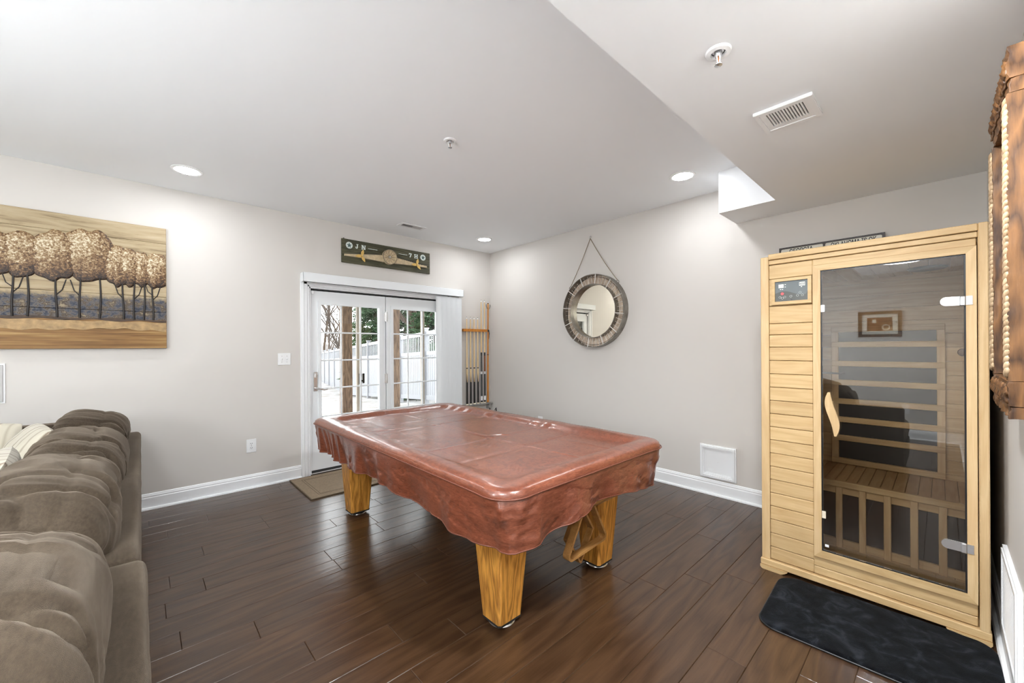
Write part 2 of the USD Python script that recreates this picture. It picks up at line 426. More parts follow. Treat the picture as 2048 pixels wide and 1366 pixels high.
def plank(x0, x1, y0, y1, zt=0.0):
    b, d = 0.0022, 0.0016
    p = [(x0, y0, zt - .012), (x1, y0, zt - .012), (x1, y1, zt - .012), (x0, y1, zt - .012),
         (x0, y0, zt - d), (x1, y0, zt - d), (x1, y1, zt - d), (x0, y1, zt - d),
         (x0 + b, y0 + b, zt), (x1 - b, y0 + b, zt), (x1 - b, y1 - b, zt), (x0 + b, y1 - b, zt)]
    f = [(0, 2, 1), (0, 3, 2)]
    for k in (0, 4):
        for i in range(4):
            j = (i + 1) % 4
            f += [(k + i, k + j, k + 4 + j), (k + i, k + 4 + j, k + 4 + i)]
    f += [(8, 9, 10), (8, 10, 11)]
    return np.array(p), np.array(f)


row = 0
y = -3.513 - 0.16 * 8
while y < 0:
    y1 = min(y + 0.16, 0)
    y0 = max(y, YF)
    if y1 - y0 > 0.01:
        x = XL - random.uniform(0, 1.0)
        while x < 0:
            L = random.choice([0.8, 1.05, 1.22, 1.22, 1.45])
            a, b = max(x, XL), min(x + L, 0)
            if 0 < 0 - (x + L) < 0.25:
                b = 0; L = -x
            if b - a > 0.02:
                obj('floor_plank', plank(a + .0004, b - .0004, y0 + .0004, y1 - .0004), 'floor_wood', fl)
            x += L
    y += 0.16
    row += 1

BASEP = [(0, 0), (.016, 0), (.016, .095), (.012, .103), (.013, .112), (.009, .118), (.006, .128), (0, .133)]
SHOE = [(.016, 0), (.034, 0), (.034, .008), (.029, .016), (.016, .02)]


def baseboard(name, label, segs, place):
    t = thing(name, label, None, kind='structure')
    for a0, a1 in segs:
        obj('board', sweep_profile(BASEP, 0, a0, a1, place), 'white_trim', t)
        obj('shoe_moulding', sweep_profile(SHOE, 0, a0, a1, place), 'white_trim', t)


baseboard('baseboard_back', 'white baseboard along the back wall', [(XL + .036, -2.58), (-.70, -.036)], lambda o, u, a: (a, -o, u))
baseboard('baseboard_right', 'white baseboard along the right wall', [(YF + .036, -.0)], lambda o, u, a: (-o, a, u))
baseboard('baseboard_front', 'white baseboard along the near wall', [(XL + .036, 0)], lambda o, u, a: (a, YF + o, u))
baseboard('baseboard_left', 'white baseboard along the far left wall', [(YF, 0)], lambda o, u, a: (XL + o, a, u))

# ------------------------------------------------------------------ patio door
d = thing('door_1', 'white French patio door of two glazed leaves with thin white grilles', None, (-1.7, 0, 0), kind='structure')
CAS = [(0, 0), (.017, .004), (.019, .03), (.013, .036), (.013, .062), (.008, .072), (.008, .085), (0, .09)]
obj('door_casing', cat([sweep_profile([(o, w) for o, w in CAS], 0, 0, 2.09, lambda o, w, a: (DX0 - .09 + w, -o, a)),
                        sweep_profile([(o, w) for o, w in CAS], 0, 0, 2.09, lambda o, w, a: (DX1 + .09 - w, -o, a)),
                        sweep_profile([(o, w) for o, w in CAS], 0, DX0 - .09, DX1 + .09, lambda o, w, a: (a, -o, 2.09 - w))]), 'white_trim', d)
obj('door_jamb', [bx(DX0 - .0, DX0 + .012, 0, .14, 0, DZ), bx(DX1 - .012, DX1, 0, .14, 0, DZ), bx(DX0, DX1, 0.0, .14, DZ - .012, DZ)], 'white_trim', d)
obj('weatherstrip', [bx(DX0, DX1, .068, .085, 1.955, 1.99), bx(DX0, DX0 + .03, .068, .085, .02, 1.98), bx(DX1 - .03, DX1, .068, .085, .02, 1.98)], 'dark_slot', d)  # dark strips behind the leaf gaps, keeping sky from showing through
obj('astragal', bx(-1.64, -1.612, .066, .09, .02, 1.97), 'white_door', d)
obj('threshold', bx(DX0, DX1, -.02, .15, 0, .022, .006), 'nickel', d)
LEAVES = [(-2.474, -1.632), (-1.622, -0.806)]
for li, (a, b) in enumerate(LEAVES):
    z0, z1, yf, yb = .03, 1.966, .025, .065
    gx0, gx1 = (-2.367, -1.712) if li == 0 else (-1.531, -0.912)
    gz0, gz1 = .30, 1.824
    P_ = sbox(a, z0, b, z1).difference(sbox(gx0 - .012, gz0 - .012, gx1 + .012, gz1 + .012))
    leaf = obj('door_leaf', prism(P_, yb - yf, 'xz', yb), 'white_door', d)
    bead = sbox(gx0 - .034, gz0 - .034, gx1 + .034, gz1 + .034).difference(sbox(gx0, gz0, gx1, gz1))
    obj('glazing_bead', prism(bead, .055, 'xz', .07), 'white_door', leaf)
    cols, rows = 3, 5
    cx = np.linspace(gx0, gx1, cols + 1); rz = np.linspace(gz0, gz1, rows + 1)
    for x in cx[1:-1]:
        obj('muntin', bx(x - .008, x + .008, .037, .053, gz0, gz1, .002), 'white_door', leaf)
    for z in rz[1:-1]:
        obj('muntin', bx(gx0, gx1, .036, .054, z - .008, z + .008, .002), 'white_door', leaf)
    for i in range(cols):
        for j in range(rows):
            obj('glass_pane', bx(cx[i] + (.008 if i else 0), cx[i + 1] - (.008 if i < cols - 1 else 0), .043, .047, rz[j] + (.008 if j else 0), rz[j + 1] - (.008 if j < rows - 1 else 0)), 'window_glass', leaf)
    if li == 0:
        obj('handle_plate', bx(-2.452, -2.408, .012, .026, .885, 1.095, .006), 'nickel', leaf)
        obj('lever_handle', cat([tube([(-2.43, .014, .92), (-2.43, -.035, .92), (-2.42, -.045, .92)], .009), tube([(-2.43, -.04, .92), (-2.40, -.046, .915), (-2.36, -.046, .903), (-2.325, -.042, .908)], [.01, .009, .008, .007])]), 'nickel', leaf, smooth=40)
        obj('thumb_turn', cat([lathe([(0, -.008), (.02, -.008), (.022, 0), (0, 0)], 'y', 20, (-2.43, .012, 1.055)), bx(-2.437, -2.423, -.02, .006, 1.035, 1.075, .003)]), 'nickel', leaf, smooth=40)
        obj('door_sensor', bx(-2.47, -2.44, .005, .026, 1.93, 1.965, .004), 'white_plastic', leaf)
        obj('door_sweep', bx(a, b, .02, .03, .018, .04), 'dark_slot', leaf)
for zc in (1.725, .98, .25):
    obj('hinge', cat([tube([(-1.627, .012, zc - .06), (-1.627, .012, zc + .06)], .008, 10), bx(-1.645, -1.609, .018, .026, zc - .055, zc + .055)]), 'nickel', d, smooth=40)

# screen door frame outside the glass
s = thing('screen_door', 'beige metal screen door frame with black latch just outside the patio door', 'door', (-1.7, .12, 0))
for x0, x1 in ((-2.47, -2.42), (-1.948, -1.888), (-1.093, -1.045), (-.84, -.81)):
    obj('stile', bx(x0, x1, .11, .135, .02, 1.98, .003), 'screen_frame', s)
obj('rail', bx(-2.47, -.81, .11, .135, 1.93, 1.98), 'screen_frame', s)
obj('rail', bx(-2.47, -.81, .11, .135, .02, .10), 'screen_frame', s)
obj('latch', bx(-1.925, -1.892, .098, .112, .925, 1.05, .004), 'black_plastic', s)
obj('latch', bx(-1.878, -1.853, .112, .128, .93, 1.047, .004), 'black_plastic', s)
obj('latch_arm', bx(-1.895, -1.86, .118, .124, .95, .97), 'black_plastic', s)

# ------------------------------------------------------------------ vertical blinds
v = thing('vertical_blind', 'white vertical blinds drawn back to the right of the patio door under a white valance', 'blind', (-1.6, 0, 1.9))
obj('valance', [bx(-2.578, -.556, -.10, -.092, 2.04, 2.135, .003), bx(-2.578, -2.570, -.10, 0, 2.04, 2.135, .003), bx(-.564, -.556, -.10, 0, 2.04, 2.135, .003), bx(-2.575, -.56, -.098, 0, 2.127, 2.135)], 'valance_white', v)
obj('head_rail', bx(-2.55, -.58, -.075, -.03, 2.045, 2.085, .004), 'grey_slot', v, label='grey head rail above the vanes')
for i in range(17):
    x = -.930 + i * (.930 - .60) / 16
    ang = math.radians(58 + 4 * math.sin(i * 1.7))
    c, s_ = math.cos(ang), math.sin(ang)
    w, n = .089, 7
    P0, P1 = [], []
    for k in range(n):
        q = (k / (n - 1) - .5) * w
        bow = .006 * (1 - (2 * q / w) ** 2)
        for PP, tk in ((P0, 0), (P1, .0012)):
            PP.append((x + q * c - (bow + tk) * s_, -.055 - q * s_ * .7 - (bow + tk) * c))
    poly = Polygon(P0 + P1[::-1])
    m = prism(poly if poly.is_valid else poly.buffer(0), 1.96, 'xy', .065)
    obj('vane', m, 'vane_white', v, smooth=30)

# ------------------------------------------------------------------ recessed lights, vents, sprinklers
mat('unseen_soffit_glow', {'e': ('emission', {'color': (0.95, 0.975, 1.0), 'strength': UNSEEN_SOFFIT_LAMP})}, surface='e.emission')


def recessed(x, y, z, label, glow='lamp_glow'):
    t = thing('recessed_light', label, 'ceiling light', (x, y, z), group=None)
    obj('trim_ring', lathe([(.078, -.001), (.078, -.006), (.092, -.009), (.099, -.006), (.1, 0), (.078, 0)], 'z', 40, (x, y, z)), 'white_plastic', t, smooth=40)
    obj('lens', lathe([(.001, -.0105), (.03, -.010), (.055, -.0085), (.07, -.006), (.078, -.003), (.001, -.0029)], 'z', 40, (x, y, z)), glow, t, smooth=True, label='glowing round lens')


recessed(-3.53, -.56, H, 'lit recessed ceiling light above the tree painting, at the left')
recessed(-.555, -.555, H, 'lit recessed ceiling light in the far corner near the cue rack')
recessed(-.55, -3.12, H, 'lit recessed ceiling light beside the stepped corner of the soffit')
recessed(-3.53, -3.12, H, 'lit recessed ceiling light above the sofa back, out of the frame')
recessed(-2.5, -4.25, HS, 'unseen recessed light in the lowered soffit above the frame, placed to light the sauna and near wall', 'unseen_soffit_glow')  # out of view, placed to light sauna, near wall and table legs
mat('drum_fill_glow', {'e': ('emission', {'color': (0.93, 0.97, 1.0), 'strength': DRUM_FILL})}, surface='e.emission')
t = thing('drum_light', 'added drum fill light on the soffit behind the camera, out of the frame', 'ceiling light', (-4.5, -4.25, HS))  # added fill light, brightens the sauna and right wall
obj('drum_shade', lathe([(.001, 2.286), (.20, 2.286), (.205, 2.29), (.205, 2.395), (.001, 2.395)], 'z', 40, (-4.5, -4.25, 0)), 'drum_fill_glow', t, smooth=40)
obj('ceiling_plate', lathe([(0, 2.395), (.10, 2.395), (.10, HS), (0, HS)], 'z', 32, (-4.5, -4.25, 0)), 'white_plastic', t)
recessed(-5.6, -.56, H, 'unseen recessed ceiling light lighting the left end of the room near the back wall')  # this one and the next are out of view, lighting the sofa end
recessed(-5.6, -3.12, H, 'unseen recessed ceiling light lighting the left end of the room near the soffit')


def sprinkler(x, y, z, label):
    t = thing('fire_sprinkler', label, 'sprinkler', (x, y, z))
    obj('escutcheon', lathe([(.022, -.002), (.026, -.010), (.040, -.008), (.043, -.002), (.043, 0), (.02, 0)], 'z', 32, (x, y, z)), 'white_plastic', t, smooth=40)
    obj('nozzle', lathe([(.0, -.02), (.011, -.02), (.013, -.012), (.013, 0), (0, 0)], 'z', 16, (x, y, z)), 'chrome', t, smooth=40)
    obj('frame_arm', tube([(x - .012, y, z - .012), (x - .014, y, z - .028), (x - .004, y, z - .046)], .0022, 8), 'white_plastic', t, smooth=40)
    obj('frame_arm', tube([(x + .012, y, z - .012), (x + .014, y, z - .028), (x + .004, y, z - .046)], .0022, 8), 'white_plastic', t, smooth=40)
    obj('glass_bulb', tube([(x, y, z - .018), (x, y, z - .044)], .0025, 8), 'cue_brown', t, smooth=40)
    obj('deflector', lathe([(0, -.052), (.013, -.050), (.014, -.048), (.004, -.044), (0, -.044)], 'z', 16, (x, y, z)), 'chrome', t, smooth=40)


sprinkler(-2.271, -2.31, H, 'small white fire sprinkler head in the middle of the main ceiling')
sprinkler(-2.268, -4.01, HS, 'white fire sprinkler head on the lowered soffit near the slotted vent')

t = thing('ceiling_vent', 'white rectangular exhaust grille with dark slots on the lowered soffit', 'vent', (-1.63, -4.08, HS))
VX0, VX1, VY0, VY1 = -1.742, -1.522, -4.192, -3.968
nsl = 13
slots = [sbox(-1.71, VY0 + .035 + i * .0118, -1.60, VY0 + .035 + i * .0118 + .0055) for i in range(nsl)]
# the grille lies with its long side along y: slots run along x
GP = affinity.scale(sbox(VX0 + .004, VY0 + .004, VX1 - .004, VY1 - .004).buffer(.004), 1, 1)
obj('grille_plate', mv(prism(GP.difference(unary_union([sbox(-1.705, VY0 + .04 + i * .0112, -1.575, VY0 + .04 + i * .0112 + .0052) for i in range(nsl)])), .010, 'xy', HS - .0125), (0, 0, 0)), 'white_plastic', t)
obj('dark_backing', bx(-1.715, -1.565, VY0 + .035, VY0 + .19, HS - .003, HS - .0005), 'dark_slot', t)
obj('rim', prism(sbox(VX0 + .002, VY0 + .002, VX1 - .002, VY1 - .002).difference(sbox(VX0 + .022, VY0 + .022, VX1 - .022, VY1 - .022)), .0155, 'xy', HS - .0155), 'white_plastic', t)

t = thing('air_register', 'small grey slotted air register in the ceiling above the propeller sign', 'vent', (-1.52, -.43, H))
obj('register_frame', prism(sbox(-1.675, -.495, -1.365, -.362).difference(sbox(-1.645, -.468, -1.395, -.39)), .006, 'xy', H - .006), 'white_plastic', t)
obj('backing', bx(-1.645, -1.395, -.468, -.39, H - .0015, H - .0003), 'dark_slot', t)
for side, (xa, xb) in enumerate(((-1.643, -1.523), (-1.517, -1.397))):
    for k in range(9):
        xx = xa + (xb - xa) * (k + .5) / 9
        q = .0042 if side == 0 else -.0042
        obj('louver', xf(bx(xx - .0045, xx + .0045, -.468, -.39, H - .005, H - .0035), rot('y', 25 if side else -25, (xx, 0, H - .004))), 'grey_panel', t)

# ------------------------------------------------------------------ unseen floor lamps in the sofa corner, placed to brighten the room (behind the camera's left)
mat('unseen_uplight_glow', {'e': ('emission', {'color': (0.88, 0.95, 1.0), 'strength': UNSEEN_UPLIGHT})}, surface='e.emission')
def uplighter(x, y, label):
    t = thing('floor_lamp', label, 'floor lamp', (x, y, 0))
    obj('base', lathe([(0, .03), (.03, .03), (.12, .022), (.135, .01), (.135, 0), (0, 0)], 'z', 32, (x, y, 0)), 'dark_metal', t, smooth=40)
    obj('pole', lathe([(0, .025), (.02, .025), (.02, .345), (0, .345)], 'z', 16, (x, y, 0)), 'dark_metal', t, smooth=40)
    obj('bowl', lathe([(.01, .33), (.08, .34), (.14, .37), (.18, .40), (.176, .40), (.136, .375), (.08, .346), (.01, .336)], 'z', 40, (x, y, 0)), 'cream', t, smooth=40)
    obj('bulb', lathe([(0, .40), (.09, .40), (.10, .392), (0, .385)], 'z', 24, (x, y, 0)), 'unseen_uplight_glow', t)


uplighter(-5.75, -2.7, 'unseen low uplighter in front of the sofa seats, out of the frame, placed to brighten the ceiling')  # out of view, throws light up to brighten the ceiling
mat('unseen_shade_glow', {'e': ('emission', {'color': (0.93, 0.97, 1.0), 'strength': UNSEEN_SHADE})}, surface='e.emission')


def unseen_shade_lamp(x, y, label):
    t = thing('floor_lamp', label, 'floor lamp', (x, y, 0))
    obj('base', lathe([(0, .03), (.03, .03), (.12, .022), (.135, .01), (.135, 0), (0, 0)], 'z', 32, (x, y, 0)), 'dark_metal', t, smooth=40)
    obj('pole', lathe([(0, .025), (.011, .025), (.011, 1.62), (0, 1.62)], 'z', 16, (x, y, 0)), 'dark_metal', t, smooth=40)
    obj('lamp_shade', lathe([(.17, 1.38), (.15, 1.66), (.148, 1.66), (.168, 1.38), (.17, 1.38)], 'z', 40, (x, y, 0)), 'unseen_shade_glow', t, smooth=40)


unseen_shade_lamp(-5.25, -3.1, 'unseen floor lamp with a glowing white shade, out of the frame, placed to light the room from the left')  # out of view, its glowing shade lights sauna and table from the left

# ------------------------------------------------------------------ switches, outlets, panels
def outlet(face, a, z, label):
    """face 'back': a is x on the back wall; 'right': a is y on the right wall; 'left': on the far left wall"""
    def pl(u, w, o):
        return {'back': (a + u, -o, z + w), 'right': (-o, a - u, z + w), 'left': (XL + o, a + u, z + w)}[face]
    def b(u0, u1, w0, w1, o0, o1, bev=0.0):
        v_, f_ = bx(u0, u1, w0, w1, o0, o1, bev)
        q = np.array([pl(*p) for p in v_])
        m = trimesh.Trimesh(q, f_, process=False); trimesh.repair.fix_normals(m)
        return np.array(m.vertices), np.array(m.faces)
    t = thing('wall_outlet', label, 'outlet', pl(0, 0, 0))
    obj('cover_plate', b(-.041, .041, -.064, .064, 0, .006, .003), 'white_plastic', t)
    for w in (-.021, .021):
        s1 = obj('socket', b(-.016, .016, w - .014, w + .014, .005, .008, .003), 'white_plastic', t)
        obj('slot', b(-.008, -.005, w - .002, w + .007, .0075, .0083), 'dark_slot', s1)
        obj('slot', b(.005, .008, w - .002, w + .007, .0075, .0083), 'dark_slot', s1)
        obj('slot', b(-.002, .002, w - .009, w - .005, .0075, .0083), 'dark_slot', s1)
    obj('screw', b(-.003, .003, -.003, .003, .006, .0075, .001), 'nickel', t)


outlet('back', -3.02, .408, 'white double power outlet low on the back wall between sofa and patio door')
outlet('right', -1.005, .385, 'white outlet plate on the right wall just showing over the far table edge')
outlet('left', -4.2, .42, 'white outlet on the far left wall seen only as a reflection in the sauna glass')

t = thing('light_switch', 'white two-gang toggle light switch left of the patio door', 'switch', (-2.731, 0, 1.24))
obj('cover_plate', bx(-2.789, -2.673, -.006, 0, 1.18, 1.30, .003), 'white_plastic', t)
for xx in (-2.754, -2.708):
    obj('toggle', xf(bx(xx - .005, xx + .005, -.02, -.004, 1.232, 1.248, .002), rot('x', 20 if xx < -2.73 else -20, (xx, -.006, 1.24))), 'white_plastic', t)
    for zz in (1.21, 1.27):
        obj('screw', lathe([(0, -.0075), (.003, -.007), (.0033, -.005), (0, -.005)], 'y', 10, (xx, 0, zz)), 'nickel', t)

t = thing('wall_panel', 'plain light grey flat panel on the back wall below the tree painting, cut by the left edge', 'panel', (-4.61, 0, 1.11))
obj('panel_face', bx(-4.70, -4.517, -.02, 0, .978, 1.243, .003), 'grey_panel', t)
obj('panel_trim', prism(sbox(-4.708, .97, -4.509, 1.251).difference(sbox(-4.696, .982, -4.521, 1.239)), .012, 'xz', 0), 'white_plastic', t)

t = thing('access_panel', 'square white moulded access panel low on the right wall left of the sauna', 'panel', (0, -3.183, .30))
A0, A1, B0, B1 = -3.336, -3.030, .148, .449
for k, (ins, out_, wd) in enumerate(((0, .012, .012), (.010, .026, .018), (.026, .018, .014), (.038, .012, .01))):
    o_ = sbox(A0 + ins, B0 + ins, A1 - ins, B1 - ins); i_ = sbox(A0 + ins + wd, B0 + ins + wd, A1 - ins - wd, B1 - ins - wd)
    obj('moulding', prism(o_.difference(i_), out_, 'yz', 0), 'white_trim', t)
obj('centre_panel', bx(-.008, 0, A0 + .045, A1 - .045, B0 + .045, B1 - .045), 'white_trim', t)
obj('screw', lathe([(0, -.0105), (.003, -.010), (.004, -.008), (0, -.008)], 'x', 10, (0, -3.183, .30)), 'white_plastic', t)

# ================================================================== POOL TABLE
TX, TY = -2.10, -2.20
t = thing('pool_table', 'pool table with tapered oak legs under the brown cover', 'pool table', (TX, TY, 0))
obj('apron', bx(-2.68, -1.52, -3.31, -1.09, .50, .70, .01), 'oak_x', t)
obj('slate_bed', bx(-2.70, -1.50, -3.33, -1.07, .70, .735), 'grey_slot', t)
obj('rail', prism(affinity.translate(sbox(-.56, -1.09, .56, 1.09).buffer(.085).difference(sbox(-.55, -1.08, .55, 1.08)), TX, TY), .027, 'xy', .735), 'oak_x', t)


def taper(cx, cy, z0, z1, hx0, hy0, hx1, hy1, ch=.012):
    p = []
    for z, hx, hy in ((z0, hx0, hy0), (z1, hx1, hy1)):
        for sx in (-1, 1):
            for sy in (-1, 1):
                p += [(cx + sx * hx, cy + sy * (hy - ch), z), (cx + sx * (hx - ch), cy + sy * hy, z)]
    return hull(p)


for cx, cy in ((-2.497, -3.068), (-1.722, -3.085), (-2.503, -1.288), (-1.728, -1.288)):
    lg = obj('leg', taper(cx, cy, .03, .51, .074, .068, .105, .105), 'oak', t)
    obj('foot_plate', taper(cx, cy, .022, .03, .076, .07, .076, .07), 'dark_metal', lg)
    obj('leveling_foot', lathe([(0, 0), (.062, 0), (.066, .004), (.062, .010), (.03, .014), (.02, .022), (0, .022)], 'z', 28, (cx, cy, 0)), 'nickel', lg, smooth=30)
obj('rack_hook', tube([(-1.985, -3.25, .50), (-1.985, -3.25, .478), (-1.985, -3.235, .468), (-1.985, -3.12, .466), (-1.985, -3.105, .48)], .005, 8), 'dark_metal', t, smooth=40)


# ------------------------------------------------------------------ fitted cover
def rr_ring(hw, hl, r, n_arc, n_w, n_l):
    r = max(1e-3, min(r, hw - 1e-3, hl - 1e-3))
    pts, nr = [], []
    segs = [((hw, -(hl - r)), (hw, hl - r), n_l, (1, 0)), ('arc', (hw - r, hl - r), 0), ((hw - r, hl), (-(hw - r), hl), n_w, (0, 1)), ('arc', (-(hw - r), hl - r), 90),
            ((-hw, hl - r), (-hw, -(hl - r)), n_l, (-1, 0)), ('arc', (-(hw - r), -(hl - r)), 180), ((-(hw - r), -hl), (hw - r, -hl), n_w, (0, -1)), ('arc', (hw - r, -(hl - r)), 270)]
    for sg in segs:
        if sg[0] == 'arc':
            for k in range(n_arc):
                a = math.radians(sg[2] + 90 * k / n_arc)
                pts.append((sg[1][0] + r * math.cos(a), sg[1][1] + r * math.sin(a))); nr.append((math.cos(a), math.sin(a)))
        else:
            (a0, b0), (a1, b1), n, q = sg
            for k in range(n):
                w = k / n
                pts.append((a0 + (a1 - a0) * w, b0 + (b1 - b0) * w)); nr.append(q)
    return np.array(pts), np.array(nr)


HWT, HLT, RC = .672, 1.20, .135
NARC, NW, NL = 22, 110, 200


def ring_mesh(rings, cap=False):
    n = len(rings[0]); v = np.vstack(rings); f = []
    i = np.arange(len(rings) - 1)[:, None] * n; j = np.arange(n)[None]; k = (j + 1) % n
    q = np.stack([i + j, i + k, i + n + k, i + n + j], -1).reshape(-1, 4)
    f = np.vstack([q[:, [0, 1, 2]], q[:, [0, 2, 3]]])
    if cap:
        c = len(v); v = np.vstack([v, rings[-1].mean(0)]); L = (len(rings) - 1) * n
        f = np.vstack([f, np.stack([L + np.arange(n), L + (np.arange(n) + 1) % n, np.full(n, c)], 1)])
    return v, f


def corner_w(p, wx=.16):
    """how near a point is to one of the four corners (0..1)"""
    return np.exp(-(((np.abs(p[:, 0]) - (HWT - .05)) / wx) ** 2 + ((np.abs(p[:, 1]) - (HLT - .05)) / wx) ** 2))


cv = thing('table_cover', 'glossy red-brown leatherette fitted cover draped over the pool table', 'table cover', (TX, TY, .5))
prof_top = [(0, .738), (.001, .750), (.006, .762), (.015, .770), (.03, .7755), (.05, .778), (.075, .7785), (.10, .777), (.122, .772), (.138, .764), (.152, .755), (.168, .748), (.19, .744), (.215, .742)] + [(.24 + .026 * k, .7415) for k in range(17)]
rings = []
for d_, z in prof_top:
    p, nr = rr_ring(HWT - d_, HLT - d_, max(RC - d_ * .55, .02), NARC, NW, NL)
    P3 = np.column_stack([p, np.full(len(p), z)])
    q = np.column_stack([p * 3.0, np.zeros(len(p))])
    inside = np.clip((d_ - .12) / .12, 0, 1)
    P3[:, 2] += inside * .006 * (meshkit.fbm(q + 11, 3, 4) - .5) + (1 - inside) * .006 * (meshkit.noise(q * 2 + 5, 8) - .5)
    # creases left by the folding of the cover
    for cyl, amp, w in ((.62, .0035, .012), (.34, -.003, .012), (-.30, .003, .012), (-.62, -.0035, .012)):
        P3[:, 2] += inside * amp * np.exp(-((p[:, 1] - cyl - .02 * np.sin(3 * p[:, 0])) / w) ** 2)
    for cxl, amp, w in ((-.34, -.003, .011), (.05, .0035, .012), (.33, .003, .011)):
        P3[:, 2] += inside * amp * np.exp(-((p[:, 0] - cxl - .012 * np.sin(4 * p[:, 1])) / w) ** 2)
    # pulled wrinkles running in from the rails, and loose lumps
    P3[:, 2] += .010 * np.exp(-(((p[:, 0] + .50) / .10) ** 2 + ((p[:, 1] - .56) / .035) ** 2)) + .007 * np.exp(-(((p[:, 0] + .42) / .16) ** 2 + ((p[:, 1] - .44) / .02) ** 2))
    P3[:, 2] += inside * .007 * np.exp(-(((p[:, 0] - .12) / .05) ** 2 + ((p[:, 1] + .28 + .9 * (p[:, 0] - .12)) / .014) ** 2))
    P3[:, 2] += inside * .006 * np.exp(-(((p[:, 0] + .12) / .05) ** 2 + ((p[:, 1] + .45 + .9 * (p[:, 0] + .12)) / .012) ** 2))
    # the cushions' nose lets the cloth sag at the corner pockets
    P3[:, 2] -= .012 * corner_w(p, .10) * np.clip((d_ - .02) / .1, 0, 1)
    ripple = .0035 * np.sin(p[:, 1] * 46 + 6 * p[:, 0]) * np.exp(-((d_ - .16) / .05) ** 2) * (meshkit.noise(q * 1.3 + 31, 3) > .45)
    P3[:, 2] += ripple
    P3[:, :2] += nr * (.010 * corner_w(p, .09) * (1 if d_ < .05 else max(0, 1 - (d_ - .05) / .1)))[:, None]
    rings.append(P3 + [TX, TY, 0])
obj('cover_top', ring_mesh(rings, True), 'leatherette', cv, smooth=True)

# skirt: hangs from the seam, gathered into folds
p0, n0 = rr_ring(HWT, HLT, RC, NARC, NW, NL)
per = np.concatenate([[0], np.cumsum(np.linalg.norm(np.diff(p0, axis=0), axis=1))])
left = (p0[:, 0] < -HWT + .02)                      # long side seen from the camera
near = (p0[:, 1] < -HLT + .02)
fa = np.sin(per * 13 + 1.6 * np.sin(per * 3.1))
fold = .7 * np.sign(fa) * np.abs(fa) ** .7 + .3 * np.sin(per * 29 + 2 * np.sin(per * 5.3 + 1))
amp = .35 + .65 * meshkit.noise(np.column_stack([per * 1.7, per * 0, per * 0 + 3]), 5)
fgather = np.exp(-((p0[:, 1] - .82) / .28) ** 2) * left        # tight gathers near the far left corner
zb = .528 + .014 * np.sin(per * 4.1 + .6) + .03 * np.exp(-((p0[:, 0] - .12) / .28) ** 2) * near - .022 * np.exp(-((p0[:, 0] + .38) / .16) ** 2) * near
zb -= .012 * corner_w(p0, .2)
step = np.where(left, 1 / (1 + np.exp((p0[:, 1] - .50) / .006)), 1.0)     # an overlapping slit on the long side
srings = []
NS = 16
for k in range(NS + 1):
    w = k / NS
    z = .736 + (zb - .736) * w
    dn = .003 + w ** 1.1 * (.036 * fold * amp + .014 * fgather * np.sin(per * 62)) - .018 * w + .020 * (step - 1) * min(1, w * 3) - .004 * w
    bl = corner_w(p0, .075) * np.exp(-((w - .26) / .22) ** 2)
    dn = dn + .020 * bl * np.sin((p0[:, 0] - p0[:, 1]) * 28) ** 2 + .010 * bl
    dn = dn + min(1, w * 4) * (.012 * (meshkit.fbm(np.column_stack([per * 6 + w * 1.5, per * 0 + w * 2.2, per * 0]), 3, 2) - .5) - .007 * np.exp(-((meshkit.noise(np.column_stack([per * 5 - w * 3, per * 0 + w * 2, per * 0 + 7]), 9) - .5) / .06) ** 2))
    srings.append(np.column_stack([p0 + n0 * dn[:, None], z]) + [TX, TY, 0])
sk = ring_mesh(srings[::-1])
inner = [r_ - np.column_stack([n0 * .003, np.zeros(len(n0))]) for r_ in (srings[-1], srings[0])]
obj('cover_skirt', cat([sk, ring_mesh([inner[1], inner[0]]), ring_mesh([inner[0], srings[-1]])]), 'leatherette', cv, smooth=60)
pp = np.column_stack([p0 + n0 * .004, np.full(len(p0), .7375)]) + [TX, TY, 0]
pp[:, :2] += n0 * (.012 * corner_w(p0, .09))[:, None]
obj('seam_piping', tube(np.vstack([pp, pp[:1]]), .0038, 6, False), 'piping_leather', cv, smooth=True)
hem = srings[-1] + np.column_stack([n0 * .001, np.zeros(len(n0))])
obj('hem', tube(np.vstack([hem, hem[:1]]), .0026, 6, False), 'piping_leather', cv, smooth=True)


# ------------------------------------------------------------------ ball racks on the hook
def frame_poly(pts, r, th):
    o = Polygon(pts).buffer(-r).buffer(r, quad_segs=8)
    return o.difference(o.buffer(-th, quad_segs=8))


tri = frame_poly([(-2.185, .205), (-1.795, .225), (-1.975, .545)], .03, .013)
t = thing('triangle_rack', 'wooden triangle ball rack hanging under the near end of the table', 'ball rack', (-1.985, -3.2, .3))
obj('rack_frame', prism(tri, .042, 'xz', -3.178), 'rack_wood', t, smooth=30)
dia = frame_poly([(-1.995, .122), (-1.868, .29), (-1.985, .468), (-2.106, .29)], .012, .012)
t = thing('diamond_rack', 'wooden diamond ball rack hanging behind the triangle rack', 'ball rack', (-1.985, -3.15, .3))
obj('rack_frame', prism(dia, .036, 'xz', -3.136), 'rack_wood', t, smooth=30)

# ================================================================== DOOR MAT, RUG
t = thing('door_mat', 'beige door mat with recessed border lines in front of the patio door', 'mat', (-1.9, -.4, 0))
obj('mat_body', bx(-2.70, -1.35, -.755, -.045, 0.0, .010, .004), 'mat_cloth', t)
for k, ins in enumerate((.085, .105)):
    o_ = sbox(-2.70 + ins, -.755 + ins, -1.35 - ins, -.045 - ins)
    obj('border_line', prism(o_.difference(o_.buffer(-.006, join_style=2)), .0012, 'xy', .010), 'mat_edge', t)
obj('mat_edging', prism(sbox(-2.70, -.755, -1.35, -.045).difference(sbox(-2.692, -.747, -1.358, -.053)), .0115, 'xy', 0), 'mat_edge', t)

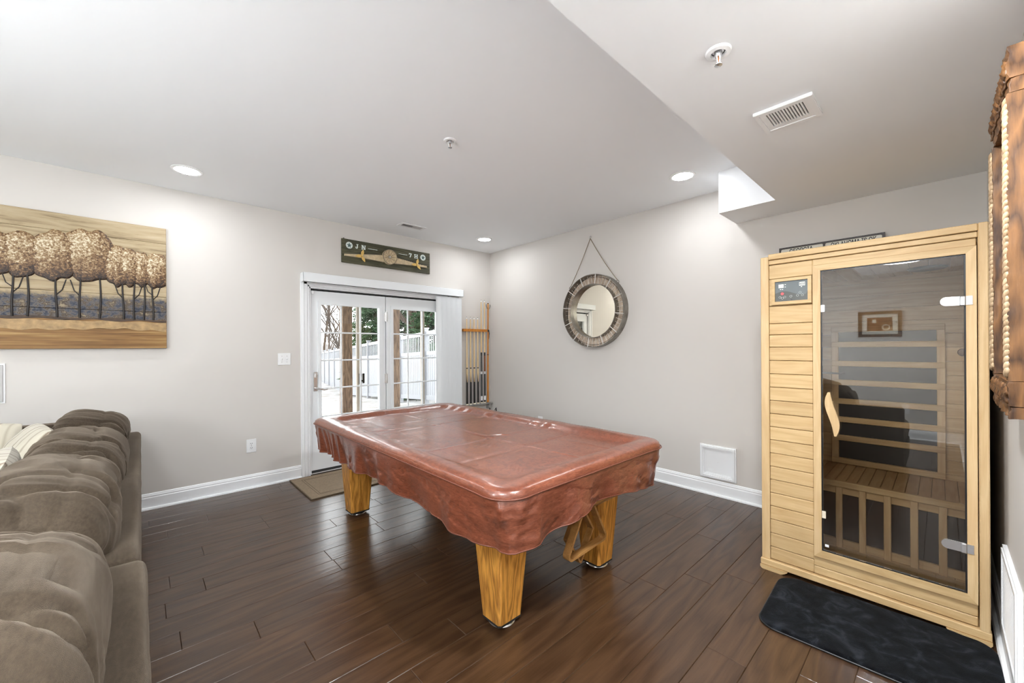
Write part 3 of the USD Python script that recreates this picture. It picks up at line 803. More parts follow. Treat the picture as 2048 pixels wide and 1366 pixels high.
t = thing('plush_rug', 'black plush rug with rounded corners on the floor in front of the sauna', 'rug', (-1.3, -4.3, 0))
rg = sbox(-.275, -.405, .275, .405).buffer(-.09).buffer(.09)
grid = 80
nx, ny = 60, 88
gx, gy = np.meshgrid(np.linspace(-.285, .285, nx), np.linspace(-.415, .415, ny), indexing='ij')


def rr_sd(x, y, hw, hl, r):
    qx, qy = np.abs(x) - hw + r, np.abs(y) - hl + r
    return np.hypot(np.maximum(qx, 0), np.maximum(qy, 0)) + np.minimum(np.maximum(qx, qy), 0) - r


rings = []
for d_, z in ((0, .001), (-.002, .006), (.001, .013), (.006, .017), (.014, .0185)) + tuple((.03 + .016 * k, .019) for k in range(15)):
    p, nr = rr_ring(.275 - d_, .40 - d_, max(.085 - d_ * .5, .012), 10, 30, 44)
    q = np.column_stack([p * 16, np.zeros(len(p))])
    zz = z + (.008 * (meshkit.fbm(q + 3, 3, 6) - .5) if d_ > .004 else 0)
    rings.append(np.column_stack([p, np.full(len(p), z) if np.isscalar(zz) else zz]))
rugm = ring_mesh(rings, True)
obj('pile', mv(xf(rugm, rot('z', 2.5)), (-1.326, -4.325, 0)), 'plush', t, smooth=True)
p, nr = rr_ring(.276, .401, .085, 10, 30, 44)
edge = np.column_stack([p, np.full(len(p), .005)])
obj('bound_edge', mv(xf(tube(np.vstack([edge, edge[:1]]), .0045, 6, False), rot('z', 2.5)), (-1.326, -4.325, 0)), 'black_plastic', t, smooth=True)

# ================================================================== SAUNA
SX0, SX1 = -1.03, -.11            # front, back
SY0, SY1 = -4.70, -3.805
t = thing('sauna', 'pale hemlock infrared sauna cabin with a glass door', 'sauna', (-.57, -4.25, 0))
obj('front_post', bx(SX0, SX0 + .03, -3.848, SY1, .06, 1.882, .003), 'hemlock_z', t)
obj('front_post', bx(SX0 - .012, SX0 + .03, SY0, -4.668, .058, 1.895, .004), 'hemlock_z', t)
for a, b, o in ((1.86, 1.893, .014), (1.832, 1.858, .004)):
    obj('fascia_board', bx(SX0 - o, SX0 + .03, -4.668, -3.8495, a, b, .003), 'hemlock', t)
obj('side_wall', bx(SX0 + .03, SX1, SY1 - .03, SY1 - .003, .06, 1.83), 'hemlock_x', t)
obj('side_wall', bx(SX0 + .03, SX1, SY0, SY0 + .027, .06, 1.89), 'hemlock_x', t)
obj('roof', bx(SX0 + .03, SX1, SY0, SY1, 1.815, 1.86), 'hemlock_x', t)
# back wall boards
zz = .10; k = 0
while zz < 1.81:
    z1 = min(zz + .088, 1.815)
    obj('back_board', bx(SX1 - .022, SX1, SY0 + .027, SY1 - .03, zz + .0006, z1 - .0006, .002), 'hemlock', t)
    zz = z1
# front panel boards left of the door
zb_ = [.066, .140, .222, .304, .384, .464, .543, .622, .702, .781, .860, .939, 1.018, 1.098, 1.178, 1.258, 1.338, 1.411, 1.478, 1.583, 1.745, 1.830]
for a, b in zip(zb_[:-1], zb_[1:]):
    if a == 1.583:
        continue
    obj('panel_board', bx(SX0 + .004, SX0 + .028, -4.062, -3.8495, a + .0012, b - .0012, .003), 'hemlock', t)
obj('panel_board', bx(SX0 + .004, SX0 + .028, -4.664, -4.062, .066, .108, .003), 'hemlock', t)
obj('panel_board', bx(SX0 + .004, SX0 + .028, -4.664, -4.062, .110, .168, .003), 'hemlock', t)
obj('panel_board', bx(SX0 + .004, SX0 + .028, -4.664, -4.062, 1.795, 1.830, .003), 'hemlock', t)
obj('panel_board', bx(SX0 + .004, SX0 + .028, -4.062, -3.8495, 1.5842, 1.7438, .003), 'hemlock', t)
# plinth and ogee feet
obj('plinth', bx(SX0 - .014, SX0 + .03, SY0 - .004, SY1 + .004, .024, .062, .004), 'hemlock', t)
obj('floor_panel', bx(SX0 + .03, SX1, SY0, SY1, .03, .088), 'hemlock_x', t)
obj('floor_skid', bx(SX0 + .05, SX1 - .02, -4.1, -4.0, 0, .03), 'hemlock_x', t)
FP = Polygon([(-3.80, .024), (-3.94, .024), (-3.935, .017), (-3.925, .010), (-3.915, .004), (-3.905, 0), (-3.815, 0), (-3.806, .004), (-3.80, .012)])
obj('ogee_foot', prism(FP, .05, 'yz', SX0 + .03), 'hemlock', t)
FP2 = Polygon([(-8.505 - a, b) for a, b in FP.exterior.coords])
obj('ogee_foot', prism(FP2.buffer(0), .05, 'yz', SX0 + .03), 'hemlock', t)
# door frame
DY0, DY1, Dz0, Dz1 = -4.664, -4.065, .170, 1.794
GY0, GY1, Gz0, Gz1 = -4.632, -4.099, .207, 1.762
def mitre(side):
    o = [(DY0, Dz0), (DY1, Dz0), (DY1, Dz1), (DY0, Dz1)]; i_ = [(GY0, Gz0), (GY1, Gz0), (GY1, Gz1), (GY0, Gz1)]
    a, b = side, (side + 1) % 4
    return Polygon([o[a], o[b], i_[b], i_[a]])
for k, mt in ((0, 'hemlock'), (1, 'hemlock_z'), (2, 'hemlock'), (3, 'hemlock_z')):
    obj('door_frame', prism(mitre(k), .04, 'yz', SX0 + .028), mt, t)
obj('door_gasket', prism(sbox(GY0 - .001, Gz0 - .001, GY1 + .001, Gz1 + .001).difference(sbox(GY0 + .006, Gz0 + .006, GY1 - .006, Gz1 - .006)), .012, 'yz', SX0 + .01), 'black_plastic', t)
dr = obj('glass_door', bx(SX0 - .006, SX0 + .002, GY0 + .007, GY1 - .007, Gz0 + .007, Gz1 - .007), 'smoked_glass', t, label='smoked glass door')
for zc in (1.548, .416):
    hp = unary_union([Point(-4.572, zc).buffer(.021), sbox(-4.618, zc - .021, -4.572, zc + .021)])
    obj('hinge_plate', prism(hp, .007, 'yz', SX0 - .006), 'chrome', dr, smooth=30)
    obj('hinge_barrel', cat([bx(SX0 - .022, SX0 - .004, -4.632, -4.612, zc - .024, zc + .022, .004), bx(SX0 - .016, SX0 - .01, -4.652, -4.628, zc - .02, zc + .02)]), 'chrome', dr)
for zc, mt in ((1.555, 'white_plastic'), (.415, 'cream')):
    obj('magnet_catch', bx(SX0 - .012, SX0 - .005, -4.118, -4.100, zc - .024, zc + .016, .002), mt, dr)
# S-shaped leaf handle
hs = []
for k in range(25):
    w = k / 24
    zc = 1.092 - .235 * w
    mid = -4.145 - .012 * w - .012 * math.sin((w - .5) * math.pi * 1.6)
    wd = .019 * math.sin(math.pi * min(max(w, .02), .98)) ** .55 + .001
    hs.append((mid, zc, wd))
leafp = Polygon([(m_ + wd, z_) for m_, z_, wd in hs] + [(m_ - wd, z_) for m_, z_, wd in hs[::-1]])
obj('handle', prism(leafp.buffer(0), .018, 'yz', SX0 - .02), 'hemlock_z', dr, smooth=30, label='leaf-shaped wooden pull handle')
obj('handle_standoff', cat([bx(SX0 - .022, SX0 - .006, -4.152, -4.14, 1.03, 1.042), bx(SX0 - .022, SX0 - .006, -4.17, -4.158, .905, .917)]), 'hemlock_x', dr)
obj('brand_badge', bx(SX0 - .0068, SX0 - .0058, -4.13, -4.113, .236, .25), 'white_plastic', dr)
# control panel
cp = obj('control_frame', prism(sbox(-4.060, 1.589, -3.866, 1.741).difference(sbox(-4.042, 1.607, -3.883, 1.724)), .02, 'yz', SX0 + .006), 'hemlock', t, label='raised wooden frame of the control panel')
obj('control_screen', bx(SX0 - .004, SX0 + .006, -4.042, -3.883, 1.607, 1.724), 'panel_screen', cp)
wave = Polygon([(-3.883, 1.607), (-3.883, 1.655)] + [(-3.883 - .159 * k / 20, 1.655 + .012 * math.sin(k / 20 * math.pi * 1.8) - .004 * k / 20) for k in range(1, 20)] + [(-4.042, 1.665), (-4.042, 1.607)])
obj('screen_lower', prism(wave.buffer(0), .0006, 'yz', SX0 - .004), 'panel_dark', cp)
for (yc, zc, w, h_) in ((-3.913, 1.697, .026, .022), (-4.015, 1.700, .028, .022)):
    obj('display', bx(SX0 - .006, SX0 - .004, yc - w / 2, yc + w / 2, zc - h_ / 2, zc + h_ / 2), 'panel_light', cp)
for yc in (-4.0085, -4.0215):
    obj('digit', [bx(SX0 - .0064, SX0 - .006, yc - .0045, yc + .0045, 1.6995, 1.7015), bx(SX0 - .0064, SX0 - .006, yc - .0045, yc + .0045, 1.693, 1.6945), bx(SX0 - .0064, SX0 - .006, yc - .0045, yc - .003, 1.693, 1.708), bx(SX0 - .0064, SX0 - .006, yc + .003, yc + .0045, 1.693, 1.708)], 'panel_dark', cp)
obj('power_button', lathe([(0, -.0065), (.008, -.006), (.009, -.004), (0, -.004)], 'x', 20, (SX0, -3.919, 1.652)), 'panel_red', cp)
for yc, zc in ((-3.907, 1.632), (-3.919, 1.626), (-3.931, 1.632), (-3.961, 1.634), (-4.005, 1.652), (-3.993, 1.636), (-4.016, 1.636)):
    obj('button', lathe([(.0052, -.0052), (.0062, -.0052), (.0062, -.004), (.0052, -.004), (.0052, -.0052)], 'x', 16, (SX0, yc, zc)), 'panel_light', cp)
for yc, zc in ((-3.934, 1.705), (-3.934, 1.69), (-3.91, 1.678), (-3.92, 1.678), (-4.012, 1.684)):
    obj('indicator', bx(SX0 - .0055, SX0 - .004, yc - .003, yc + .003, zc - .0025, zc + .0025), 'panel_light', cp)
obj('port', bx(SX0 - .0052, SX0 - .004, -3.967, -3.960, 1.611, 1.617), 'ink', cp)
# interior: back heater
HX = SX1 - .022
hf = obj('heater_back', bx(HX - .012, HX, -4.560, -4.025, .535, 1.465), 'heater_black', t, label='black heater panel on the back wall')
for a, b in ((-4.572, -4.535), (-4.055, -4.016)):
    obj('heater_stile', bx(HX - .036, HX - .002, a, b, .515, 1.478, .003), 'hemlock_z', hf)
for z in (.532, .693, .823, .952, 1.085, 1.218, 1.353, 1.459):
    obj('heater_slat', bx(HX - .040, HX - .014, -4.572, -4.016, z - .019, z + .019, .003), 'hemlock', hf)
# bench
yy = SY0 + .03
while yy < SY1 - .05:
    obj('bench_slat', bx(-.625, SX1 - .022, yy + .001, min(yy + .052, SY1 - .032) - .001, .487, .508, .002), 'hemlock_x', t)
    yy += .052
obj('bench_front', bx(-.65, -.625, SY0 + .03, SY1 - .032, .473, .510, .003), 'hemlock', t)
lh = obj('heater_low', bx(-.60, -.588, -4.66, -3.84, .10, .47), 'heater_black', t, label='black heater panel under the bench')
for a, b in ((.098, .142), (.425, .472)):
    obj('heater_rail', bx(-.622, -.602, -4.668, -3.838, a, b, .002), 'hemlock', lh)
for k in range(8):
    yc = -3.90 - .1095 * k - .0
    if yc > -4.65:
        obj('heater_slat', bx(-.640, -.62, yc - .016, yc + .016, .098, .472, .003), 'hemlock_z', lh)
# floor slats
xx = SX0 + .035; k = 0
while xx < SX1 - .05:
    yy = SY0 + .03 - (.07 if k % 2 else 0)
    while yy < SY1 - .04:
        a, b = max(yy, SY0 + .03), min(yy + .14, SY1 - .032)
        if b - a > .02:
            obj('floor_slat', bx(xx + .001, xx + .049, a + .001, b - .001, .088, .10, .001), 'hemlock', t)
        yy += .14
    xx += .05; k += 1
# inner ceiling: slatted panel, round speaker, corner valance
yy = SY0 + .03
while yy < SY1 - .05:
    obj('ceiling_board', bx(SX0 + .05, SX1 - .022, yy + .001, min(yy + .08, SY1 - .032) - .001, 1.80, 1.815, .002), 'hemlock_x', t)
    yy += .08
obj('ceiling_speaker', lathe([(0, -.012), (.075, -.012), (.085, -.004), (.085, 0), (0, 0)], 'z', 28, (-.42, -4.50, 1.80)), 'heater_black', t, smooth=30)
obj('towel_hook', tube([(-.86, -3.837, 1.19), (-.86, -4.16, 1.185), (-.86, -4.18, 1.19)], .005, 8), 'black_plastic', t, smooth=40)
obj('wall_knob', lathe([(0, -.02), (.02, -.018), (.024, -.008), (.02, 0), (0, 0)], 'x', 20, (HX, -4.645, 1.30)), 'carved_wood', t, smooth=40)

# licence plate frame on the sauna roof
t = thing('plate_display', 'dark framed display of white licence plates standing on the sauna roof against the wall', 'sign', (-.1, -3.98, 1.86))
X = -.045
fr = [('yz', sbox(-4.295, 1.862, -3.674, 2.124).difference(unary_union([sbox(-4.280, 1.885, -3.966, 2.112).buffer(-.010).buffer(.010), sbox(-3.954, 1.885, -3.686, 2.112).buffer(-.010).buffer(.010)])))]
obj('display_frame', prism(fr[0][1], .022, 'yz', X + .012), 'frame_black', t)
for a, b, wd, nm in ((-3.956, -3.684, None, 'GEORGIA'), (-4.282, -3.964, None, 'OKLAHOMA IS OK')):
    pl_ = obj('licence_plate', bx(X - .001, X + .004, a, b, 1.883, 2.114), 'plate_white', t)
    if nm == 'GEORGIA':
        obj('lettering', text_on_right_wall('GEORGIA', -3.742, 2.073, .033, X - .001, .150), 'ink', pl_)
    else:
        obj('lettering', text_on_right_wall('OKLAHOMA IS OK', -4.000, 2.073, .033, X - .001, .250), 'ink', pl_)

# ================================================================== ROUND MIRROR
MY, MZ = -1.88, 1.752
t = thing('round_mirror', 'round mirror in a barrel-hoop frame hung by a rope from a nail', 'mirror', (0, MY, MZ))
RO, RI = .412, .305
obj('mirror_glass', lathe([(0, -.03), (RI - .005, -.03), (RI - .005, -.025), (0, -.025)], 'x', 64, (0, MY, MZ)), 'mirror_glass', t)
obj('back_board', lathe([(0, -.012), (RO - .01, -.012), (RO - .01, -.004), (0, -.004)], 'x', 64, (0, MY, MZ)), 'barrel_wood', t, label='weathered wooden back board between the hoops')
obj('inner_hoop', lathe([(RI, -.012), (RI, -.085), (RI - .006, -.085), (RI - .006, -.012), (RI, -.012)], 'x', 64, (0, MY, MZ)), 'aged_metal', t, smooth=40)
obj('outer_hoop', lathe([(RO, -.002), (RO, -.095), (RO - .006, -.095), (RO - .006, -.002), (RO, -.002)], 'x', 64, (0, MY, MZ)), 'aged_metal', t, smooth=40)
for k in range(12):
    a = math.radians(k * 30 + 8)
    c, s_ = math.cos(a), math.sin(a)
    obj('spoke', tube([(-.086, MY + RI * c, MZ + RI * s_), (-.092, MY + RO * c, MZ + RO * s_)], .0042, 6), 'wire_white', t)
for rr_ in (.382,):
    th = np.linspace(0, 2 * np.pi, 65)
    obj('wire_ring', tube(np.column_stack([np.full(65, -.05), MY + rr_ * np.cos(th), MZ + rr_ * np.sin(th)]), .0022, 6, False), 'dark_metal', t)
for k in range(48):
    a = math.radians(k * 7.5 + 3)
    c, s_ = math.cos(a), math.sin(a)
    obj('cross_wire', tube([(-.045, MY + RI * c, MZ + RI * s_), (-.05, MY + RO * .995 * c, MZ + RO * .995 * s_)], .0020, 5), 'wire_white', t)
HKS = [(MY + .318, MZ + .29), (MY - .318, MZ + .29)]
for yk, zk in HKS:
    th = np.linspace(0, 2 * np.pi, 17)
    obj('rope_ring', tube(np.column_stack([np.full(17, -.06), yk + .018 * np.cos(th), zk + .018 * np.sin(th)]), .004, 6, False), 'aged_metal', t, smooth=True)
NY, NZ = -1.812, 2.592
for yk, zk in HKS:
    w = np.linspace(0, 1, 14)
    path = np.column_stack([-.012 - .048 * w, NY + (yk - NY) * w, NZ + (zk + .018 - NZ) * w - .02 * np.sin(np.pi * w)])
    obj('hanging_rope', tube(path, .0045, 6), 'rope', t, smooth=True)
obj('wall_hook', cat([lathe([(0, -.006), (.012, -.006), (.012, 0), (0, 0)], 'x', 14, (0, NY, NZ + .02)), tube([(-.002, NY, NZ + .02), (-.018, NY, NZ + .008), (-.02, NY, NZ - .008), (-.01, NY, NZ - .012)], .004, 6)]), 'nickel', t, smooth=40)

# ================================================================== PROPELLER SIGN
t = thing('propeller_sign', 'dark green wooden sign with a relief aeroplane, two propellers and painted letters', 'sign', (-1.6, 0, 2.44))
zt = 2.573
for k in range(3):
    a, b = 2.306 + k * .089, 2.306 + (k + 1) * .089
    obj('board', bx(-2.160, -1.040, -.026, -.002, a + .0006, b - .0006, .002), 'sign_wood', t)


def star(cx, cz, r):
    return Polygon([(cx + (r if k % 2 == 0 else r * .40) * math.sin(k * math.pi / 5), cz + (r if k % 2 == 0 else r * .40) * math.cos(k * math.pi / 5)) for k in range(10)])


for cx in (-2.079, -1.142):
    obj('star_disc', prism(Point(cx, 2.505).buffer(.038), .0015, 'xz', -.026), 'paint_white', t)
    obj('star', prism(star(cx, 2.504, .031), .0012, 'xz', -.0275), 'star_grey', t)
def letter_poly(c, w, h):
    u = lambda *q: Polygon([(a_ * w, b_ * h) for a_, b_ in q])
    r = lambda a_, b_, c_, d_: u((a_, b_), (c_, b_), (c_, d_), (a_, d_))
    if c == 'J':
        q = [r(.50, .22, .82, 1), r(.30, .88, 1, 1), Point(.41 * w, .25 * h).buffer(.25 * h).difference(Point(.38 * w, .30 * h).buffer(.10 * h)).difference(r(-.5, .42, .50, 1)), Point(.14 * w, .30 * h).buffer(.11 * h)]
    elif c == 'N':
        q = [r(.10, 0, .30, 1), r(.72, 0, .90, 1), u((.10, 1), (.40, 1), (.90, 0), (.62, 0)), r(0, .90, .34, 1), r(.62, .90, 1, 1), r(0, 0, .42, .10)]
    elif c == '7':
        q = [r(0, .80, 1, 1), r(0, .66, .16, .95), u((.62, .82), (1, .82), (.56, 0), (.20, 0))]
    else:
        q = [r(.10, 0, .36, 1), r(.64, 0, .90, 1), r(.3, .43, .7, .57), r(0, .90, .46, 1), r(.54, .90, 1, 1), r(0, 0, .46, .10), r(.54, 0, 1, .10)]
    return unary_union(q)


for s_, x0, wd in (('J', -2.010, .036), ('N', -1.942, .054), ('7', -1.340, .038), ('H', -1.268, .054)):
    obj('letter', prism(affinity.translate(letter_poly(s_, wd, .052), x0, 2.480), .0014, 'xz', -.026), 'paint_white', t)
obj('painted_line', bx(-1.863, -1.750, -.0272, -.026, 2.5000, 2.5055), 'paint_white', t)
obj('painted_line', bx(-1.480, -1.364, -.0272, -.026, 2.5010, 2.5065), 'paint_white', t)
WL = []
for k in range(41):
    w = k / 40
    x = -2.136 + 1.042 * w
    c = 1 - abs(2 * w - 1)
    hh = .012 + .030 * min(1, c * 1.15) ** 1.3
    zc = 2.388 + .022 * math.sin(math.pi * w)
    WL.append((x, zc, hh))
obj('wing', hull([(x, -.026, zc + s * hh) for x, zc, hh in WL for s in (-1, 1)] + [(x, -.038, zc + s * hh * .5) for x, zc, hh in WL for s in (-1, 1)]) if False else prism(Polygon([(x, zc + hh) for x, zc, hh in WL] + [(x, zc - hh) for x, zc, hh in WL[::-1]]), .016, 'xz', -.026), 'wing_cloth', t)
for s in (1, -1):
    obj('rope_edge', tube([(x, -.042, zc + s * hh) for x, zc, hh in WL if not (-1.70 < x < -1.515)] if s < 0 else [(x, -.042, zc + hh) for x, zc, hh in WL if x <= -1.69], .0035, 6), 'rope', t, smooth=True)
for k in range(1, 15):
    x, zc, hh = WL[min(40, 23 + k)]
    obj('rivet', bx(x - .008, x + .008, -.0475, -.0415, zc + hh - .004, zc + hh + .004, .001), 'dark_metal', t)
HC = (-1.608, 2.437)
obj('engine_bowl', lathe([(.003, -.046), (.045, -.044), (.075, -.052), (.084, -.066), (.088, -.066), (.088, -.026), (.003, -.026)], 'y', 40, (HC[0], 0, HC[1])), 'wing_cloth', t, smooth=30)
obj('bowl_rim', lathe([(.083, -.06), (.083, -.069), (.089, -.069), (.089, -.06), (.083, -.06)], 'y', 40, (HC[0], 0, HC[1])), 'rope', t, smooth=30)
for k in range(11):
    a = 2 * math.pi * k / 11
    obj('spoke', tube([(HC[0] + .012 * math.cos(a), -.048, HC[1] + .012 * math.sin(a)), (HC[0] + .05 * math.cos(a), -.0475, HC[1] + .05 * math.sin(a)), (HC[0] + .08 * math.cos(a), -.062, HC[1] + .08 * math.sin(a))], .0012, 5), 'dark_metal', t)
obj('hub', lathe([(0, -.064), (.010, -.062), (.016, -.054), (.017, -.044), (0, -.044)], 'y', 18, (HC[0], 0, HC[1])), 'nickel', t, smooth=40)


def blade(cx, cz, ang, L, wmax, y):
    pts = []
    for k in range(13):
        w = k / 12
        pts.append((w * L, wmax * math.sin(math.pi * (.12 + .84 * w)) ** 1.2))
    poly = Polygon([(a, b) for a, b in pts] + [(a, -b) for a, b in pts[::-1]])
    poly = affinity.rotate(poly, ang, origin=(0, 0)); poly = affinity.translate(poly, cx, cz)
    return prism(poly, .005, 'xz', y)


for cx, cz, a0 in ((-1.952, 2.399, (75, 190, 300)), (-1.249, 2.396, (78, 188, 312))):
    pr = obj('propeller_hub', lathe([(0, -.074), (.007, -.072), (.011, -.06), (.011, -.026), (0, -.026)], 'y', 16, (cx, 0, cz)), 'brass', t, smooth=40)
    for a in a0:
        obj('propeller_blade', blade(cx, cz, a, .076, .0165, -.060), 'brass', pr)
obj('hanger', lathe([(0, -.016), (.006, -.016), (.006, -.006), (0, -.006)], 'y', 10, (-2.135, 0, 2.578)), 'dark_metal', t)

# ================================================================== TREE PAINTING
t = thing('tree_painting', 'large wood-panel painting of a row of tan trees over a golden field', 'painting', (-4.38, 0, 1.86))
PX0, PX1, PZ0, PZ1 = -5.14, -3.637, 1.355, 2.377
mat('art_board', {
    'g': ('geometry', {}), 'sx': ('separate_xyz', {}), 'mp': ('mapping', {'scale': (2.2, 1, 26)}), 'n': ('noise_texture', {'scale': 1.0, 'detail': 6, 'roughness': 0.65, 'distortion': 0.8}),
    'mp2': ('mapping', {'scale': (20, 1, 24)}), 'n2': ('noise_texture', {'scale': 1.0, 'detail': 5, 'roughness': 0.7}), 'mp3': ('mapping', {'scale': (1.6, 1, 40)}), 'n3': ('noise_texture', {'scale': 1.0, 'detail': 4, 'roughness': 0.6}),
    'off': ('math', {'math_type': 'multiply_add', 'value2': 0.09, 'value3': -0.045}), 'zz': ('math', {'math_type': 'add'}),
    'sky': ('rgb_ramp', {'ramp': [(0.30, lin(120, 102, 78)), (0.48, lin(172, 154, 122)), (0.75, lin(190, 174, 146))]}),
    'shr': ('rgb_ramp', {'ramp': [(0.32, lin(30, 34, 42)), (0.43, lin(62, 66, 80)), (0.50, lin(104, 98, 92)), (0.56, lin(66, 52, 42)), (0.66, lin(150, 136, 112))]}),
    'gnd': ('rgb_ramp', {'ramp': [(0.25, lin(88, 58, 32)), (0.5, lin(140, 104, 60)), (0.75, lin(180, 148, 96))]}),
    'c1': ('map_range', {'from_min': 1.745, 'from_max': 1.785, 'to_min': 0, 'to_max': 1, 'clamp': True}),
    'c2': ('map_range', {'from_min': 1.588, 'from_max': 1.596, 'to_min': 0, 'to_max': 1, 'clamp': True}),
    'm1': ('mix', {}), 'm2': ('mix', {}), 'b': ('bump', {'strength': 0.4, 'distance': 0.002}),
    'p': ('principled_bsdf', {'roughness': 0.5, 'specular_ior_level': 0.3})},
    [('g.position', 'sx.vector'), ('g.position', 'mp.vector'), ('mp.vector', 'n.vector'), ('g.position', 'mp2.vector'), ('mp2.vector', 'n2.vector'), ('g.position', 'mp3.vector'), ('mp3.vector', 'n3.vector'),
     ('n.fac', 'sky.fac'), ('n2.fac', 'shr.fac'), ('n3.fac', 'gnd.fac'), ('n2.fac', 'off.value1'), ('sx.z', 'zz.value1'), ('off.value', 'zz.value2'), ('zz.value', 'c1.value'), ('sx.z', 'c2.value'),
     ('c1.result', 'm1.fac'), ('shr.color', 'm1.color1'), ('sky.color', 'm1.color2'), ('c2.result', 'm2.fac'), ('gnd.color', 'm2.color1'), ('m1.color', 'm2.color2'), ('m2.color', 'p.base_color'), ('n.fac', 'b.height'), ('b.normal', 'p.normal')])
mat('impasto', {
    'a': ('attribute', {'attribute': 'tone'}), 'g': ('geometry', {}), 'n': ('noise_texture', {'scale': 85, 'detail': 3, 'roughness': 0.75}), 'ad': ('math', {'math_type': 'multiply_add', 'value2': 1.9, 'value3': -0.95}), 'sm': ('math', {'math_type': 'add'}),
    'r': ('rgb_ramp', {'ramp': [(0.0, lin(34, 25, 20)), (0.3, lin(82, 58, 38)), (0.52, lin(126, 95, 61)), (0.75, lin(170, 146, 110)), (1.0, lin(222, 212, 188))]}), 'b': ('bump', {'strength': 0.8, 'distance': 0.003}),
    'p': ('principled_bsdf', {'roughness': 0.4, 'specular_ior_level': 0.4})},
    [('g.position', 'n.vector'), ('n.fac', 'ad.value1'), ('a.fac', 'sm.value1'), ('ad.value', 'sm.value2'), ('sm.value', 'r.fac'), ('r.color', 'p.base_color'), ('n.fac', 'b.height'), ('b.normal', 'p.normal')])
plain('trunk_paint', lin(34, 28, 26), 0.45, vary=0.3, vscale=40)
plain('field_paint', lin(164, 134, 90), 0.5, vary=0.25, vscale=30, bump=0.6, bscale=120)
plain('dark_soil', lin(70, 52, 38), 0.6, vary=0.3, vscale=30)
edges_ = [1.355, 1.515, 1.660, 1.790, 1.918, 2.075, 2.245, 2.377]
for a, b in zip(edges_[:-1], edges_[1:]):
    obj('board', bx(PX0, PX1, -.04, -.006, a + .0006, b - .0006, .0025), 'art_board', t)
obj('back_batten', bx(PX0 + .1, PX1 - .1, -.006, -.0005, 1.5, 2.2), 'post_wood', t)
TR = [(-5.03, .11, 2.06, .17), (-4.87, .10, 2.04, .16), (-4.71, .12, 2.06, .18), (-4.55, .095, 2.03, .165), (-4.425, .090, 2.035, .165), (-4.275, .105, 2.05, .185), (-4.09, .128, 2.075, .21), (-3.935, .068, 2.015, .165), (-3.865, .052, 2.02, .155), (-3.795, .055, 2.005, .145), (-3.695, .075, 2.01, .155)]


def crown(cx, rx, cz, rz, seed):
    n_t, n_p = 72, 26
    vs, tone = [], []
    for i in range(n_p + 1):
        for j in range(n_t):
            r = i / n_p; a = 2 * np.pi * j / n_t
            wob = 1 + .10 * (meshkit.noise(np.array([[3 * math.cos(a) + seed * 7, 3 * math.sin(a), seed * 1.0]]), 3)[0] - .5) * 2
            x, z = cx + rx * 1.22 * r * wob * math.cos(a), cz + rz * r * wob * math.sin(a)
            vs.append((x, z, r, math.sin(a) * r, math.cos(a) * r))
    vs = np.array(vs)
    nz = meshkit.fbm(np.column_stack([vs[:, 0] * 90, vs[:, 1] * 90, vs[:, 0] * 0 + seed]), 2, 5)
    out = .013 * np.sqrt(np.clip(1 - vs[:, 2] ** 2, 0, 1)) + .004 * (nz - .35) * (vs[:, 2] < .99)
    x = np.clip(vs[:, 0], PX0 + .004, PX1 - .004)
    v = np.column_stack([x, -.0405 - np.maximum(out, 0), vs[:, 1]])
    tone = np.clip(.62 + .30 * vs[:, 3] - .20 * vs[:, 4] - .42 * vs[:, 2] ** 5 + .5 * (nz - .5), 0, 1)
    f = []
    for i in range(n_p):
        for j in range(n_t):
            k = (j + 1) % n_t
            f += [(i * n_t + j, (i + 1) * n_t + k, (i + 1) * n_t + j), (i * n_t + j, i * n_t + k, (i + 1) * n_t + k)]
    m = trimesh.Trimesh(v, np.array(f), process=False)
    if m.face_normals[:, 1].mean() > 0:
        m.invert()
    return (np.array(m.vertices), np.array(m.faces)), tone


for i, (cx, rx, cz, rz) in enumerate(TR):
    m, tone = crown(cx, rx, cz, rz, i + 1)
    m = (m[0] + [0, -.0006 * (i % 3), 0], m[1])
    o = obj('tree_crown', m, 'impasto', t, smooth=True)
    UsdGeom.PrimvarsAPI(o).CreatePrimvar('tone', Sdf.ValueTypeNames.FloatArray, 'vertex').Set(Vt.FloatArray.FromNumpy(tone.astype(np.float32)))
for i, x in enumerate((-5.03, -4.93, -4.83, -4.70, -4.58, -4.469, -4.399, -4.262, -4.141, -4.033, -3.903, -3.838, -3.777, -3.725)):
    w = np.linspace(0, 1, 9)
    path = np.column_stack([x + .004 * np.sin(w * 5 + i * 2), np.full(9, -.043), 1.592 + w * .36])
    parts = [tube(path, np.linspace(.0075, .005, 9), 6)]
    if i % 3 != 0:
        s = 1 if i % 2 else -1
        parts.append(tube([(x, -.043, 1.76), (x + s * .03, -.043, 1.80), (x + s * .05, -.043, 1.88)], .0035, 5))
        if i % 4 == 1:
            parts.append(tube([(x, -.043, 1.80), (x - s * .03, -.043, 1.83), (x - s * .045, -.043, 1.89)], .003, 5))
    obj('tree_trunk', cat(parts), 'trunk_paint', t, smooth=True)
xs = np.linspace(PX0 + .003, PX1 - .003, 60)
obj('soil_line', prism(Polygon([(x, 1.596 + .006 * math.sin(x * 14)) for x in xs] + [(x, 1.578 + .006 * math.sin(x * 23 + 1)) for x in xs[::-1]]), .003, 'xz', -.04), 'dark_soil', t)
obj('field_texture', prism(Polygon([(x, 1.572 + .004 * math.sin(x * 31)) for x in xs] + [(x, 1.516 - .018 * abs(math.sin(x * 3.3 + .5)) + .006 * math.sin(x * 40)) for x in xs[::-1]]), .003, 'xz', -.04), 'field_paint', t)

